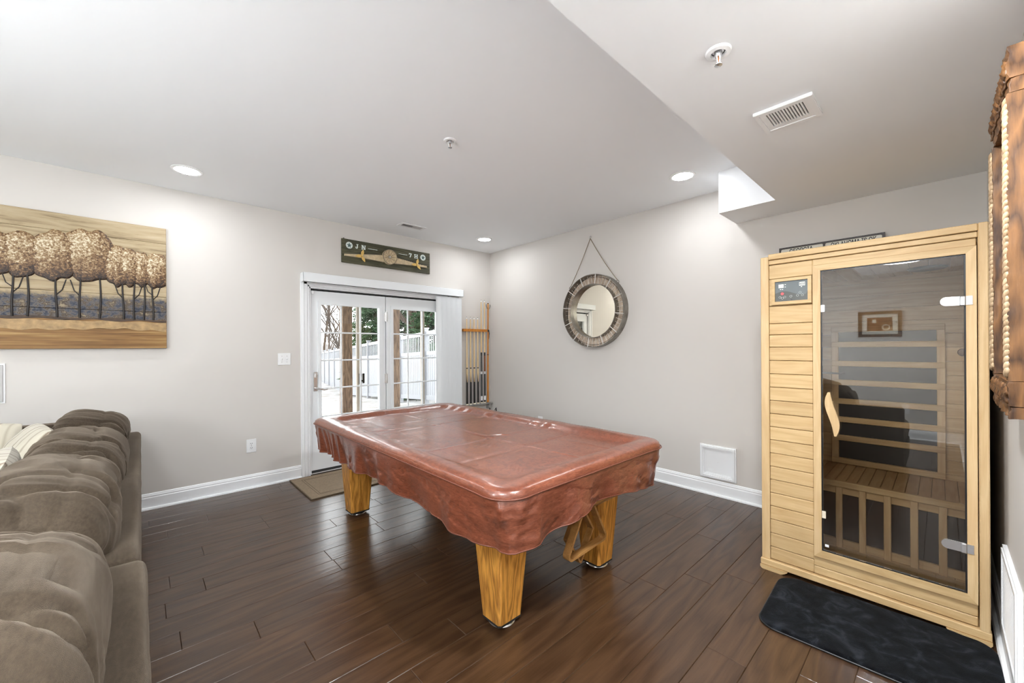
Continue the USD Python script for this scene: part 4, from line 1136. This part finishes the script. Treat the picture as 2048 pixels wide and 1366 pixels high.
# ================================================================== CUE RACK, CUES
t = thing('cue_rack', 'honey wood cue rack bar and grey base shelf in the back corner', 'cue rack', (-.29, 0, 1.0))
obj('rack_bar', prism(sbox(-.535, -.062, -.106, -.002).buffer(0).difference(unary_union([Point(x, -.050).buffer(.011) for x in (-.470, -.405, -.342, -.277, -.212, -.152)])), .036, 'xy', 1.572), 'amber_wood', t)
obj('base_shelf', bx(-.545, -.03, -.085, -.002, .525, .548, .003), 'galvanised', t, label='grey metal base shelf')
for q_ in (-.50, -.09):
    obj('shelf_bracket', bx(q_, q_ + .02, -.07, -.002, .46, .525), 'galvanised', t)
for x in (-.470, -.405, -.342, -.277, -.212, -.152):
    obj('cue_cup', lathe([(.0155, .548), (.0195, .548), (.0195, .560), (.0165, .562), (.0155, .552)], 'z', 18, (x, -.05, 0)), 'cream', t, smooth=40)
CUEN = ['short pool cue with a plain black butt, the one nearest the vertical blinds', 'short black-butted pool cue, second one along from the vertical blinds', 'short black-butted pool cue, third one along from the vertical blinds', 'short black-butted pool cue standing next to the longer grey-butted cue']
for i, x in enumerate((-.470, -.405, -.342, -.277)):
    c = thing('pool_cue', CUEN[i], 'pool cue', (x, -.05, .549), group='black-butted cues in the rack')
    L0, L1 = .549, 1.775
    obj('shaft', lathe([(0, 1.065), (.0105, 1.065), (.0065, L1 - .03), (0, L1 - .03)], 'z', 14, (x, -.05, 0)), 'maple', c, smooth=40)
    obj('butt', lathe([(0, L0), (.0135, L0 + .001), (.0140, L0 + .03), (.0128, .86), (.0128, .861), (0, .861)], 'z', 14, (x, -.05, 0)), 'cue_black', c, smooth=40)
    obj('forearm', lathe([(0, .861), (.0127, .861), (.0108, 1.05), (0, 1.05)], 'z', 14, (x, -.05, 0)), 'maple', c, smooth=40)
    pts_ = []
    for q in range(4):
        a = q * math.pi / 2 + .4
        pts_.append(hull([(x + .0131 * math.cos(a + s_ * .55), -.05 + .0131 * math.sin(a + s_ * .55), .861) for s_ in (-1, 0, 1)] + [(x + .0119 * math.cos(a), -.05 + .0119 * math.sin(a), .985), (x, -.05, .861)]))
    obj('inlay_points', cat(pts_), 'cue_black', c)
    obj('joint_collar', lathe([(0, 1.05), (.0112, 1.05), (.0112, 1.065), (0, 1.065)], 'z', 14, (x, -.05, 0)), 'cue_black', c, smooth=40)
    obj('ferrule', lathe([(0, L1 - .03), (.0066, L1 - .03), (.0064, L1 - .006), (0, L1 - .006)], 'z', 12, (x, -.05, 0)), 'white_plastic', c, smooth=40)
    obj('tip', lathe([(0, L1 - .006), (.0063, L1 - .006), (.005, L1), (0, L1)], 'z', 12, (x, -.05, 0)), 'grey_slot', c, smooth=40)
for i, (x, mt, lb) in enumerate(((-.212, 'cue_wrap', 'longer pool cue with a grey patterned butt and white rings, fifth in the rack'), (-.152, 'cue_brown', 'longer pool cue with a brown patterned butt and white rings, sixth in the rack'))):
    c = thing('pool_cue', lb, 'pool cue', (x, -.05, .55))
    L0, L1 = .55, 2.03
    obj('shaft', lathe([(0, 1.275), (.0105, 1.275), (.0068, L1 - .03), (0, L1 - .03)], 'z', 14, (x, -.05, 0)), 'maple', c, smooth=40)
    obj('forearm', lathe([(0, 1.0), (.0128, 1.0), (.0118, 1.23), (0, 1.23)], 'z', 14, (x, -.05, 0)), mt, c, smooth=40)
    obj('joint_collar', lathe([(0, 1.23), (.012, 1.23), (.012, 1.275), (0, 1.275)], 'z', 14, (x, -.05, 0)), 'cue_black', c, smooth=40)
    obj('ring', lathe([(0, .965), (.0132, .965), (.0132, .978), (0, .978)], 'z', 14, (x, -.05, 0)), 'white_plastic', c, smooth=40)
    obj('ring', lathe([(0, .985), (.0132, .985), (.0132, 1.0), (0, 1.0)], 'z', 14, (x, -.05, 0)), 'white_plastic', c, smooth=40)
    obj('grip_wrap', lathe([(0, .65), (.0142, .65), (.0132, .965), (0, .965)], 'z', 14, (x, -.05, 0)), 'cue_wrap', c, smooth=40)
    obj('sleeve', lathe([(0, .585), (.0146, .585), (.0143, .65), (0, .65)], 'z', 14, (x, -.05, 0)), 'white_plastic', c, smooth=40)
    obj('bumper', lathe([(0, .55), (.013, .55), (.0146, .585), (0, .585)], 'z', 14, (x, -.05, 0)), 'cue_black', c, smooth=40)
    obj('ferrule', lathe([(0, L1 - .03), (.0068, L1 - .03), (.0066, L1 - .006), (0, L1 - .006)], 'z', 12, (x, -.05, 0)), 'white_plastic', c, smooth=40)
    obj('tip', lathe([(0, L1 - .006), (.0064, L1 - .006), (.005, L1), (0, L1)], 'z', 12, (x, -.05, 0)), 'grey_slot', c, smooth=40)
c = thing('bridge_stick', 'amber wooden bridge stick with a grey forked head, rightmost in the cue rack', 'bridge stick', (-.085, -.045, .549))
bp = np.array([(-.092, -.045, .549), (-.088, -.045, 1.2), (-.080, -.045, 1.985)])
obj('stick', tube(bp, [.0145, .012, .0105], 14), 'amber_wood', c, smooth=40)
obj('collar', lathe([(0, 1.575), (.017, 1.575), (.017, 1.605), (0, 1.605)], 'z', 16, (-.085, -.045, 0)), 'cue_black', c, smooth=40)
obj('ring', lathe([(0, 1.235), (.0135, 1.235), (.0135, 1.25), (0, 1.25)], 'z', 16, (-.088, -.045, 0)), 'cue_brown', c, smooth=40)
for s in (-1, 1):
    obj('fork_prong', cat([tube([(-.080, -.045, 1.90), (-.080 + s * .025, -.05, 1.915), (-.080 + s * .042, -.052, 1.955)], .0035, 6), tube([(-.080 + s * .012, -.046, 1.905), (-.080 + s * .030, -.045, 1.955), (-.080 + s * .038, -.045, 1.975)], .003, 6), tube([(-.080 + s * .042, -.052, 1.955), (-.080 + s * .034, -.05, 1.975)], .003, 6)]), 'antler', c, smooth=40)
obj('tip_cap', lathe([(0, 1.985), (.0105, 1.985), (.008, 1.996), (0, 1.996)], 'z', 14, (-.080, -.045, 0)), 'cue_black', c, smooth=40)
obj('strap', tube([(-.065, -.045, 1.60), (-.048, -.03, 1.55), (-.046, -.02, 1.49), (-.052, -.015, 1.46)], .0045, 6), 'cue_black', c, smooth=40)
c = thing('black_cue_rest', 'black cue rest with two open wings, low in the corner right of the cue rack', 'cue rest', (-.06, -.13, 0))
obj('stick', tube([(-.045, -.115, 0), (-.040, -.095, .43)], .009, 10), 'cue_black', c, smooth=40)
w1 = Polygon([(0, .41), (-.052, .475), (-.047, .40)]); w2 = Polygon([(0, .41), (.05, .475), (.056, .39)])
for wq in (w1, w2):
    fr = wq.difference(affinity.scale(wq, .5, .5))
    m = prism(affinity.translate(fr, -.045, 0), .008, 'xz', -.10)
    obj('wing', xf(m, rot('z', -35, (-.045, -.1, 0))), 'black_plastic', c)

# ================================================================== CARVED FRAME, RETURN GRILLE (near wall)
YFR = -4.68
t = thing('carved_frame', 'large carved brown wooden frame on the near wall at the right edge', 'frame', (-1.8, YF, 1.6))
FX0, FX1, FZ0, FZ1 = -2.055, -1.56, 1.142, 2.165


def wobble_board(x0, x1, z0, z1, y0, y1, seed, amp=.006, front=True):
    m = trimesh.creation.box(extents=(x1 - x0, y1 - y0, z1 - z0))
    while m.edges_unique_length.max() > .022:
        m = m.subdivide()
        if len(m.faces) > 26000:
            break
    v = np.array(m.vertices) + [(x0 + x1) / 2, (y0 + y1) / 2, (z0 + z1) / 2]
    n = meshkit.fbm(v * 38 + seed * 9, 2, seed) - .5
    n2 = meshkit.noise(v * 90 + seed * 5, seed + 2) - .5
    fr_ = np.clip((v[:, 1] - (y1 - .03)) / .03, 0, 1)
    v[:, 1] += fr_ * (amp * 2.0 * n + amp * .8 * n2)
    ex = np.sign(v[:, 0] - (x0 + x1) / 2) * (np.abs(v[:, 0] - (x0 + x1) / 2) > (x1 - x0) / 2 - 1e-4)
    ez = np.sign(v[:, 2] - (z0 + z1) / 2) * (np.abs(v[:, 2] - (z0 + z1) / 2) > (z1 - z0) / 2 - 1e-4)
    v[:, 0] += fr_ * ex * amp * 1.2 * n
    v[:, 2] += fr_ * ez * amp * 1.2 * n
    return v, np.array(m.faces)


for a, b, z0, z1, y1 in ((FX0, FX1, 2.075, FZ1, YFR), (FX0, FX1, 2.035, 2.075, YFR - .004), (FX0, FX1, FZ0, 1.175, YFR - .002), (FX0, FX1, 1.175, 1.245, YFR)):
    obj('carved_rail', wobble_board(a, b, z0 + .0008, z1 - .0008, YF, y1, 3 + int(z0 * 10)), 'carved_wood', t, smooth=50)
for a, b in ((FX0, FX0 + .055), (FX1 - .055, FX1)):
    obj('carved_stile', wobble_board(a, b, 1.2455, 2.034, YF, YFR, 5 if a == FX0 else 6, .004), 'carved_wood', t, smooth=50)
# twisted rope bead along the front of each stile
for xc in (FX0 + .017, FX1 - .017):
    n = 46
    for k in range(n):
        zc = 1.26 + (2.02 - 1.26) * (k + .5) / n
        m = trimesh.creation.icosphere(2, 1.0)
        v = np.array(m.vertices) * [.021, .008, .0122]
        obj('rope_bead', mv(xf((v, np.array(m.faces)), rot('y', 38)), (xc, YFR + .001, zc)), 'worn_wood', t, smooth=True)
obj('inner_liner', prism(sbox(FX0 + .05, 1.24, FX1 - .05, 2.04).difference(sbox(FX0 + .085, 1.275, FX1 - .085, 2.005)), .028, 'xz', YFR - .02), 'carved_wood', t)
obj('centre_glass', bx(FX0 + .05, FX1 - .05, YF + .004, YF + .012, 1.24, 2.04), 'mirror_glass', t)
for zc in (1.205, 2.115):
    for k in range(9):
        xc = FX0 + .035 + (FX1 - FX0 - .07) * k / 8
        m = trimesh.creation.icosphere(2, 1.0)
        v = np.array(m.vertices)
        v = v * (1 + .25 * np.sin(np.arctan2(v[:, 2], v[:, 0]) * 5))[:, None] * [.024, .010, .024]
        obj('carved_leaf', mv((v, np.array(m.faces)), (xc, YFR - .002, zc)), 'carved_wood', t, smooth=True)

t = thing('return_grille', 'white slotted return air grille low on the near wall beside the sauna', 'vent', (-1.25, YF, .27))
RX0, RX1, RZ0, RZ1 = -1.50, -.985, .085, .455
def yplate(poly, y0, y1):
    v_, f_ = prism(poly, y1 - y0, 'xz', 0)
    return v_ + [0, y1, 0], f_
obj('grille_frame', yplate(sbox(RX0, RZ0, RX1, RZ1).difference(sbox(RX0 + .028, RZ0 + .028, RX1 - .028, RZ1 - .028)), YF, YF + .014), 'white_plastic', t)
obj('grille_edge', yplate(sbox(RX0 + .012, RZ0 + .012, RX1 - .012, RZ1 - .012).difference(sbox(RX0 + .03, RZ0 + .03, RX1 - .03, RZ1 - .03)), YF + .014, YF + .019), 'white_plastic', t)
obj('dark_backing', yplate(sbox(RX0 + .02, RZ0 + .02, RX1 - .02, RZ1 - .02), YF, YF + .002), 'grey_slot', t)
n = 26
for k in range(n):
    zc = RZ0 + .034 + (RZ1 - RZ0 - .068) * (k + .5) / n
    obj('louver', xf(bx(RX0 + .026, RX1 - .026, YF + .003, YF + .016, zc - .0012, zc + .0012), rot('x', 35, (0, YF + .009, zc))), 'white_plastic', t)

# ================================================================== SOFA
def cushion(w, th, h, seed, wr=.012, p=3.2, nu=130, nv=150, crown_=.0):
    """A soft back cushion: w along y, th along x, h along z, about the origin, with pulled wrinkles and a seamed ridge."""
    u = np.linspace(-math.pi, math.pi, nu, endpoint=False); vv = np.linspace(-math.pi / 2, math.pi / 2, nv)
    sp = lambda x, e: np.sign(x) * np.abs(x) ** e
    U, V = np.meshgrid(u, vv, indexing='ij')
    e1, e2 = .66, .52
    # pole axis along y so that both ends are drawn together
    Y = w / 2 * sp(np.sin(V), e2)
    c = sp(np.cos(V), e2)
    X = th / 2 * c * sp(np.cos(U), e1)
    Z = h / 2 * c * sp(np.sin(U), e1)
    P = np.stack([X, Y, Z], -1).reshape(-1, 3)
    n = P / np.array([th / 2, w / 2, h / 2]) ** 2
    n /= np.linalg.norm(n, axis=1, keepdims=True) + 1e-9
    q = np.column_stack([P[:, 0] * 3.0, P[:, 1] * 17 + 5 * P[:, 0] + 2.0 * np.sin(P[:, 2] * 7 + seed), P[:, 2] * 2.6]) + seed * 13
    wri = meshkit.fbm(q, 4, seed) - .5
    ridge = np.abs(meshkit.noise(np.column_stack([P[:, 0] * 5 + P[:, 1] * 4, P[:, 1] * 13 - P[:, 2] * 3, P[:, 2] * 4]) + seed * 5, seed + 4) - .5)
    top = np.clip(P[:, 2] / (h / 2), 0, 1)
    fine = meshkit.noise(np.column_stack([P[:, 0] * 6, P[:, 1] * 42 + 14 * P[:, 0], P[:, 2] * 5]) + seed * 2, seed + 11) - .5
    disp = wr * 1.5 * wri + .0045 * fine * (.3 + .7 * top) - wr * 1.2 * np.exp(-(ridge / .06) ** 2) * (.4 + .6 * top)
    big = meshkit.noise(P * 4 + seed * 3, seed + 7) - .5
    disp += .03 * big * 1.0
    # stitched seam running along the cushion just in front of the top ridge
    sv = P[:, 0] / (th / 2) * .8 - .15
    disp -= .007 * np.exp(-((sv) / .05) ** 2) * top
    P = P + n * disp[:, None]
    # corners droop, ends gather
    e = np.abs(P[:, 1]) / (w / 2)
    P[:, 2] -= crown_ * e ** 2 * top
    f = []
    for i in range(nu):
        k = (i + 1) % nu
        for j in range(nv - 1):
            f += [(i * nv + j, k * nv + j, k * nv + j + 1), (i * nv + j, k * nv + j + 1, i * nv + j + 1)]
    m = trimesh.Trimesh(P, np.array(f), process=False)
    if m.volume < 0:
        m.invert()
    return np.array(m.vertices), np.array(m.faces)


def soft_box(x0, x1, y0, y1, z0, z1, r, seed=0, amp=.004, res=.035):
    """Upholstered block with rounded, slightly lumpy faces."""
    m = trimesh.creation.box(extents=(x1 - x0, y1 - y0, z1 - z0))
    while m.edges_unique_length.max() > res and len(m.faces) < 30000:
        long_ = m.edges_unique_length.max()
        m = m.subdivide()
    hx = np.array([x1 - x0, y1 - y0, z1 - z0]) / 2
    v = np.array(m.vertices)
    core = np.clip(v, -(hx - r), hx - r)
    dd = v - core
    L = np.linalg.norm(dd, axis=1, keepdims=True)
    mx = np.abs(dd).max(1, keepdims=True)
    v = core + np.where(L > 1e-9, dd / np.maximum(L, 1e-9) * np.minimum(mx, r), 0)
    c = np.array([(x0 + x1) / 2, (y0 + y1) / 2, (z0 + z1) / 2])
    n = dd / np.maximum(L, 1e-9)
    v = v + n * (amp * 2 * (meshkit.fbm((v + c) * 9 + seed, 3, seed) - .5))[:, None]
    return v + c, np.array(m.faces)


t = thing('sofa', 'large taupe corduroy sectional sofa with loose back cushions at the left', 'sofa', (-4.4, -2.3, 0))
obj('backrest', soft_box(-3.945, -3.803, -2.865, -.30, .06, .715, .03, 1), 'sofa_cloth', t, smooth=True)
obj('backrest', soft_box(-3.945, -3.788, -4.30, -2.885, .06, .715, .03, 2), 'sofa_cloth', t, smooth=True)
obj('backrest', soft_box(-6.0, -3.95, -.46, -.30, .06, .84, .045, 3), 'sofa_cloth', t, smooth=True)
obj('seat_base', soft_box(-4.85, -3.95, -4.30, -.47, .06, .30, .03, 4, res=.06), 'sofa_cloth', t, smooth=True)
obj('seat_base', soft_box(-6.0, -4.86, -1.36, -.47, .06, .30, .03, 5, res=.06), 'sofa_cloth', t, smooth=True)
for k, (a, b) in enumerate(((-1.36, -.47), (-2.34, -1.37), (-3.32, -2.35), (-4.30, -3.33))):
    obj('seat_cushion', soft_box(-4.87, -4.02, a, b, .30, .48, .06, 6 + k, .008), 'sofa_cloth', t, smooth=True)
obj('seat_cushion', soft_box(-6.0, -4.88, -1.37, -.47, .30, .48, .06, 12, .008), 'sofa_cloth', t, smooth=True)
for x, y in ((-3.86, -.38), (-3.86, -2.78), (-3.86, -2.97), (-3.86, -4.22), (-4.78, -4.22), (-4.78, -1.5), (-5.9, -.4), (-5.9, -1.28)):
    obj('foot', bx(x - .025, x + .025, y - .025, y + .025, 0, .065, .004), 'frame_black', t)
BC = [(-3.60, .90, 21), (-2.40, .99, 22), (-1.45, .96, 23), (-.74, .62, 24)]
BC = [(-3.42, 1.02, .74, .96), (-2.42, 1.00, .72, .93), (-1.52, .94, .71, .91), (-.80, .70, .73, .95)]
for k, (yc, w, zc, ztop) in enumerate(BC):
    m = cushion(w, .37, .53, 21 + k, wr=.021, crown_=.075)
    m = mv(xf(m, rot('y', 12)), (-4.055, yc, zc - .03))
    m[0][:, 2] = np.maximum(m[0][:, 2], .485)
    obj('back_cushion', m, 'sofa_cloth', t, smooth=True)


def pillow(w, h, th, seed, stripes):
    n = 46
    g = np.linspace(-1, 1, n)
    A, B = np.meshgrid(g, g, indexing='ij')
    pin = 1 - .06 * (A ** 2) * (B ** 2)
    th_ = th / 2 * ((1 - np.abs(A) ** 2.6) * (1 - np.abs(B) ** 2.6)).clip(0) ** .5
    nz = (meshkit.fbm(np.stack([A * 2.5, B * 2.5, A * 0 + seed], -1), 3, seed) - .5) * .02 * (1 - np.maximum(np.abs(A), np.abs(B)) ** 4)
    st = np.zeros_like(A)
    for c, wd in stripes:
        st = np.maximum(st, np.exp(-((A - c) / wd) ** 4))
    vs, fs, ss = [], [], []
    for s in (1, -1):
        vs.append(np.stack([s * (th_ + nz), A * w / 2 * (1 - .05 * B ** 2), B * h / 2 * (1 - .05 * A ** 2)], -1).reshape(-1, 3)); ss.append(st.reshape(-1))
    idx = np.arange(n * n).reshape(n, n)
    q = np.stack([idx[:-1, :-1], idx[1:, :-1], idx[1:, 1:], idx[:-1, 1:]], -1).reshape(-1, 4)
    f1 = np.vstack([q[:, [0, 1, 2]], q[:, [0, 2, 3]]])
    return (np.vstack(vs), np.vstack([f1, f1[:, ::-1] + n * n])), np.concatenate(ss)


PIL = [((-4.56, -.63, .68), 60, -14, [(k * .28, .018) for k in range(-3, 4)], 'cream striped throw pillow at the far end against the sofa corner'),
       ((-4.30, -1.03, .70), 14, -24, [(k * .24, .016) for k in range(-4, 5)], 'cream pinstriped throw pillow propped on the third back cushion'),
       ((-4.345, -1.62, .67), 6, -26, [(k * .24, .016) for k in range(-4, 5)], 'cream pinstriped throw pillow nearest the camera on the sofa')]
for k, (loc, rz, ry, st, lb) in enumerate(PIL):
    (v_, f_), ss = pillow(.48, .46, .17, 31 + k, st)
    m = xf(xf((v_, f_), rot('y', -ry)), rot('z', rz))
    o = thing('throw_pillow', lb, 'pillow', loc)
    q = obj('pillow_cover', mv(m, loc), 'plaid_cloth', o, smooth=True)
    UsdGeom.PrimvarsAPI(q).CreatePrimvar('stripe', Sdf.ValueTypeNames.FloatArray, 'vertex').Set(Vt.FloatArray.FromNumpy(ss.astype(np.float32)))

# framed print on the far left wall (mirrored in the sauna glass)
t = thing('framed_print', 'brown framed abstract print with a white mat, seen mirrored in the sauna glass', 'picture', (XL, -3.93, 1.72))
def xplate(y0, y1, z0, z1, x0, x1):
    return bx(XL + x0, XL + x1, y0, y1, z0, z1)
py, pz = -3.93, 1.66
for (a, b, c_, d_) in ((-.24, .24, .15, .19), (-.24, .24, -.19, -.15), (-.24, -.20, -.15, .15), (.20, .24, -.15, .15)):
    obj('frame_bar', xplate(py + a, py + b, pz + c_, pz + d_, .002, .03), 'carved_wood', t)
obj('mat_board', xplate(py - .20, py + .20, pz - .15, pz + .15, .003, .010), 'plate_white', t)
obj('print', xplate(py - .14, py + .14, pz - .10, pz + .10, .010, .012), 'cue_brown', t)
obj('print_shape', lathe([(.03, .012), (.03, .0135), (.045, .0135), (.045, .012)], 'x', 24, (XL, py - .07, pz - .05)), 'cream', t)
obj('print_shape', xplate(py + .04, py + .08, pz + .02, pz + .07, .012, .0135), 'cream', t)

# ================================================================== OUTSIDE
obj('patio_slab', bx(-6, 4, .15, 3.2, -.12, -.03), 'patio', label='pale concrete patio outside the glass door', cat_='patio')
nx, ny = 60, 60
gx, gy = np.meshgrid(np.linspace(-40, 40, nx), np.linspace(3.2, 90, ny), indexing='ij')
gz = -.10 - .085 * (gy - 3.2).clip(0, 14) + np.clip(gy - 30, 0, None) * .06 + .5 * (meshkit.fbm(np.stack([gx * .08, gy * .08, gx * 0], -1), 3, 9) - .5) * np.clip((gy - 5) / 10, 0, 1)
idx = np.arange(nx * ny).reshape(nx, ny)
q = np.stack([idx[:-1, :-1], idx[1:, :-1], idx[1:, 1:], idx[:-1, 1:]], -1).reshape(-1, 4)
obj('yard_ground', (np.stack([gx, gy, gz], -1).reshape(-1, 3), q), 'snowy_ground', smooth=True, label='pale winter ground sloping up to the bare trees outside', cat_='ground')


def deck_post(x, y, w, h_, label):
    t = thing('deck_post', label, 'post', (x, y, 0))
    obj('timber', bx(x - w / 2, x + w / 2, y - w / 2, y + w / 2, -.03, h_, .008), 'post_wood', t)
    obj('post_base', bx(x - w / 2 - .015, x + w / 2 + .015, y - w / 2 - .015, y + w / 2 + .015, -.03, .06, .004), 'galvanised', t)


deck_post(-1.467, 1.74, .145, 2.678, 'weathered brown timber deck post behind the left door leaf')
deck_post(-.715, 1.62, .125, 2.678, 'brown timber deck post at the left edge of the right door leaf')

# vinyl fence: privacy boards with an open picket top, running away from the house
FP0 = np.array([1.95, 4.59]); FD = np.array([.223, 1.158]); FDn = FD / np.linalg.norm(FD)
t = thing('vinyl_fence', 'white vinyl privacy fence with an open picket top running away outside', 'fence', (1.95, 4.59, 0))
ang = math.degrees(math.atan2(FDn[1], FDn[0]))


def fence_piece(s0, s1, z0, z1, th, off=0.0):
    """a piece between distances s0..s1 along the fence, following the fall of the ground"""
    a, b = FP0 + FDn * s0, FP0 + FDn * s1
    nrm = np.array([-FDn[1], FDn[0]])
    da, db = -.032 * s0, -.032 * s1
    p = []
    for (q, dz) in ((a, da), (b, db)):
        for o_ in (-th / 2 + off, th / 2 + off):
            for z in (z0, z1):
                zd = dz if z > .3 else dz * 2.7
                p.append((q[0] + nrm[0] * o_, q[1] + nrm[1] * o_, z + zd))
    return hull(p)


S0, S1, SP = -4.0, 24.8, 2.4
sp = S0
while sp < S1 + .1:
    ps = obj('fence_post', fence_piece(sp - .065, sp + .065, -.2, 1.90, .13), 'vinyl_fence', t)
    obj('post_cap', fence_piece(sp - .08, sp + .08, 1.90, 1.94, .16), 'vinyl_fence', ps)
    if sp < S1 - .1:
        a, b = sp + .065, sp + SP - .065
        for z0, z1 in ((1.71, 1.83), (1.16, 1.27), (-.05, .08)):
            obj('rail', fence_piece(a, b, z0, z1, .05), 'vinyl_fence', t)
        n = 15
        for k in range(n):
            c = a + (b - a) * (k + .5) / n
            obj('picket', fence_piece(c - .022, c + .022, 1.26, 1.72, .014), 'vinyl_fence', t)
        obj('fence_backing', fence_piece(a, b, .07, 1.17, .006), 'vinyl_fence', t)
        n = 14
        for k in range(n):
            c0, c1 = a + (b - a) * k / n, a + (b - a) * (k + 1) / n
            obj('fence_board', fence_piece(c0 + .007, c1 - .007, .07, 1.17, .024), 'vinyl_fence', t)
    sp += SP


def bare_tree(x, y, h_, r0, seed, label, z0=-.8, mt='bark'):
    rg = random.Random(seed)
    parts = []
    def branch(p, d, L, r, depth):
        n = 6
        pts = [p]
        for k in range(n):
            d = d + np.array([rg.uniform(-.12, .12), rg.uniform(-.12, .12), rg.uniform(-.02, .10)])
            d = d / np.linalg.norm(d)
            pts.append(pts[-1] + d * L / n)
        parts.append(tube(pts, np.linspace(r, r * .45, n + 1), 6 if depth < 2 else 4, False))
        if depth < 4:
            for k in range(3 if depth else 9):
                i = rg.randint(1, n)
                a = rg.uniform(0, 2 * math.pi)
                dd = d * .75 + np.array([math.cos(a), math.sin(a), rg.uniform(.0, .5)]) * .8
                branch(pts[i], dd / np.linalg.norm(dd), L * rg.uniform(.45, .68), r * .5 * (1 - .4 * i / n), depth + 1)
    branch(np.array([x, y, z0]), np.array([rg.uniform(-.08, .08), 0, 1.0]), h_, r0, 0)
    t = thing('bare_tree', label, 'tree', (x, y, z0))
    obj('trunk_and_branches', cat(parts), mt, t, smooth=True)


def ray_pt(u, depth):
    """a point on the ground plan seen at picture column u, at that depth"""
    q = CAM + depth * (_fw + (u - 1024) / F_PX * _rt)
    return float(q[0]), float(q[1])


for u_, dep, h_, r_, sd, lb, mt_ in ((648, 36, 8.5, .13, 1, 'bare winter tree leftmost behind the fence in the left door leaf', 'bark_brown'),
                                  (664, 34, 8, .13, 2, 'bare winter tree second from the left behind the fence', 'bark'),
                                  (676, 33, 8.5, .15, 3, 'bare winter tree just left of the timber deck post', 'bark'),
                                  (706, 29, 8, .12, 4, 'bare winter tree between the timber deck post and the screen stile', 'bark_brown'),
                                  (655, 52, 11, .15, 6, 'far thin bare tree at the left edge of the door glass', 'bark'),
                                  (690, 56, 11, .16, 8, 'far bare tree standing behind the timber deck post', 'bark'),
                                  (835, 16, 9, .15, 9, 'stout brown trunk behind the fence in the right door leaf', 'bark_brown')):
    x, y = ray_pt(u_, dep)
    bare_tree(x, y, h_, r_, sd, lb, z0=-1.4 if dep > 20 else -.9, mt=mt_)


def evergreen(x, y, h_, rad, seed, label, z0=-.9, zlow=.2):
    rg = np.random.default_rng(seed)
    t = thing('evergreen_tree', label, 'tree', (x, y, z0))
    obj('trunk', tube([(x, y, z0), (x, y, z0 + h_)], [.14, .03], 8), 'bark_brown', t)
    vs, n = [], 0
    for k in range(300):
        zf = rg.uniform(0, 1) ** .8
        z = z0 + zlow + zf * (h_ - zlow)
        R = rad * (1 - zf) ** .8 * rg.uniform(.75, 1.1) + .15
        a = rg.uniform(0, 2 * np.pi)
        m = int(70 * R) + 14
        w = rg.uniform(.1, 1, m) ** .6
        droop = -.25 * R * w ** 2
        base = np.stack([x + R * w * np.cos(a), y + R * w * np.sin(a), z + droop], 1) + rg.normal(0, .05 + .05 * R, (m, 3)) * [1, 1, .5]
        dirs = np.stack([np.cos(a) + rg.normal(0, .7, m), np.sin(a) + rg.normal(0, .7, m), rg.normal(-.2, .35, m)], 1)
        dirs /= np.linalg.norm(dirs, axis=1, keepdims=True)
        side = np.cross(dirs, rg.normal(0, 1, (m, 3))); side /= np.linalg.norm(side, axis=1, keepdims=True)
        L = rg.uniform(.14, .28, (m, 1)); W = .03
        tri = np.stack([base - side * W, base + side * W, base + dirs * L], 1)
        vs.append(tri.reshape(-1, 3))
    v_ = np.vstack(vs)
    obj('foliage', (v_, np.arange(len(v_)).reshape(-1, 3)), 'needles', t, kind='stuff')


x, y = ray_pt(752, 22); evergreen(x, y, 8.5, 1.6, 1, 'green evergreen at the right of the left door leaf, behind the fence')
x, y = ray_pt(812, 17.5); evergreen(x, y, 7.0, 1.0, 2, 'green evergreen in the left half of the right door leaf, behind the fence')
x, y = ray_pt(872, 15); evergreen(x, y, 6.5, 1.2, 3, 'green evergreen at the right edge of the right door leaf, behind the fence')
# unseen deck carried by the timber posts, placed to shade them and the patio
t = thing('deck', 'timber deck overhead outside, carried by the deck posts, unseen above the frame, shading the posts and patio', 'deck', (-.9, 1.8, 2.7))
for k in range(14):
    obj('deck_board', bx(-4.2, 1.6, .17 + k * .145, .17 + k * .145 + .138, 2.86, 2.89), 'post_wood', t)
obj('beam', bx(-4.2, 1.6, 1.55, 1.85, 2.90 - .22, 2.86), 'post_wood', t)
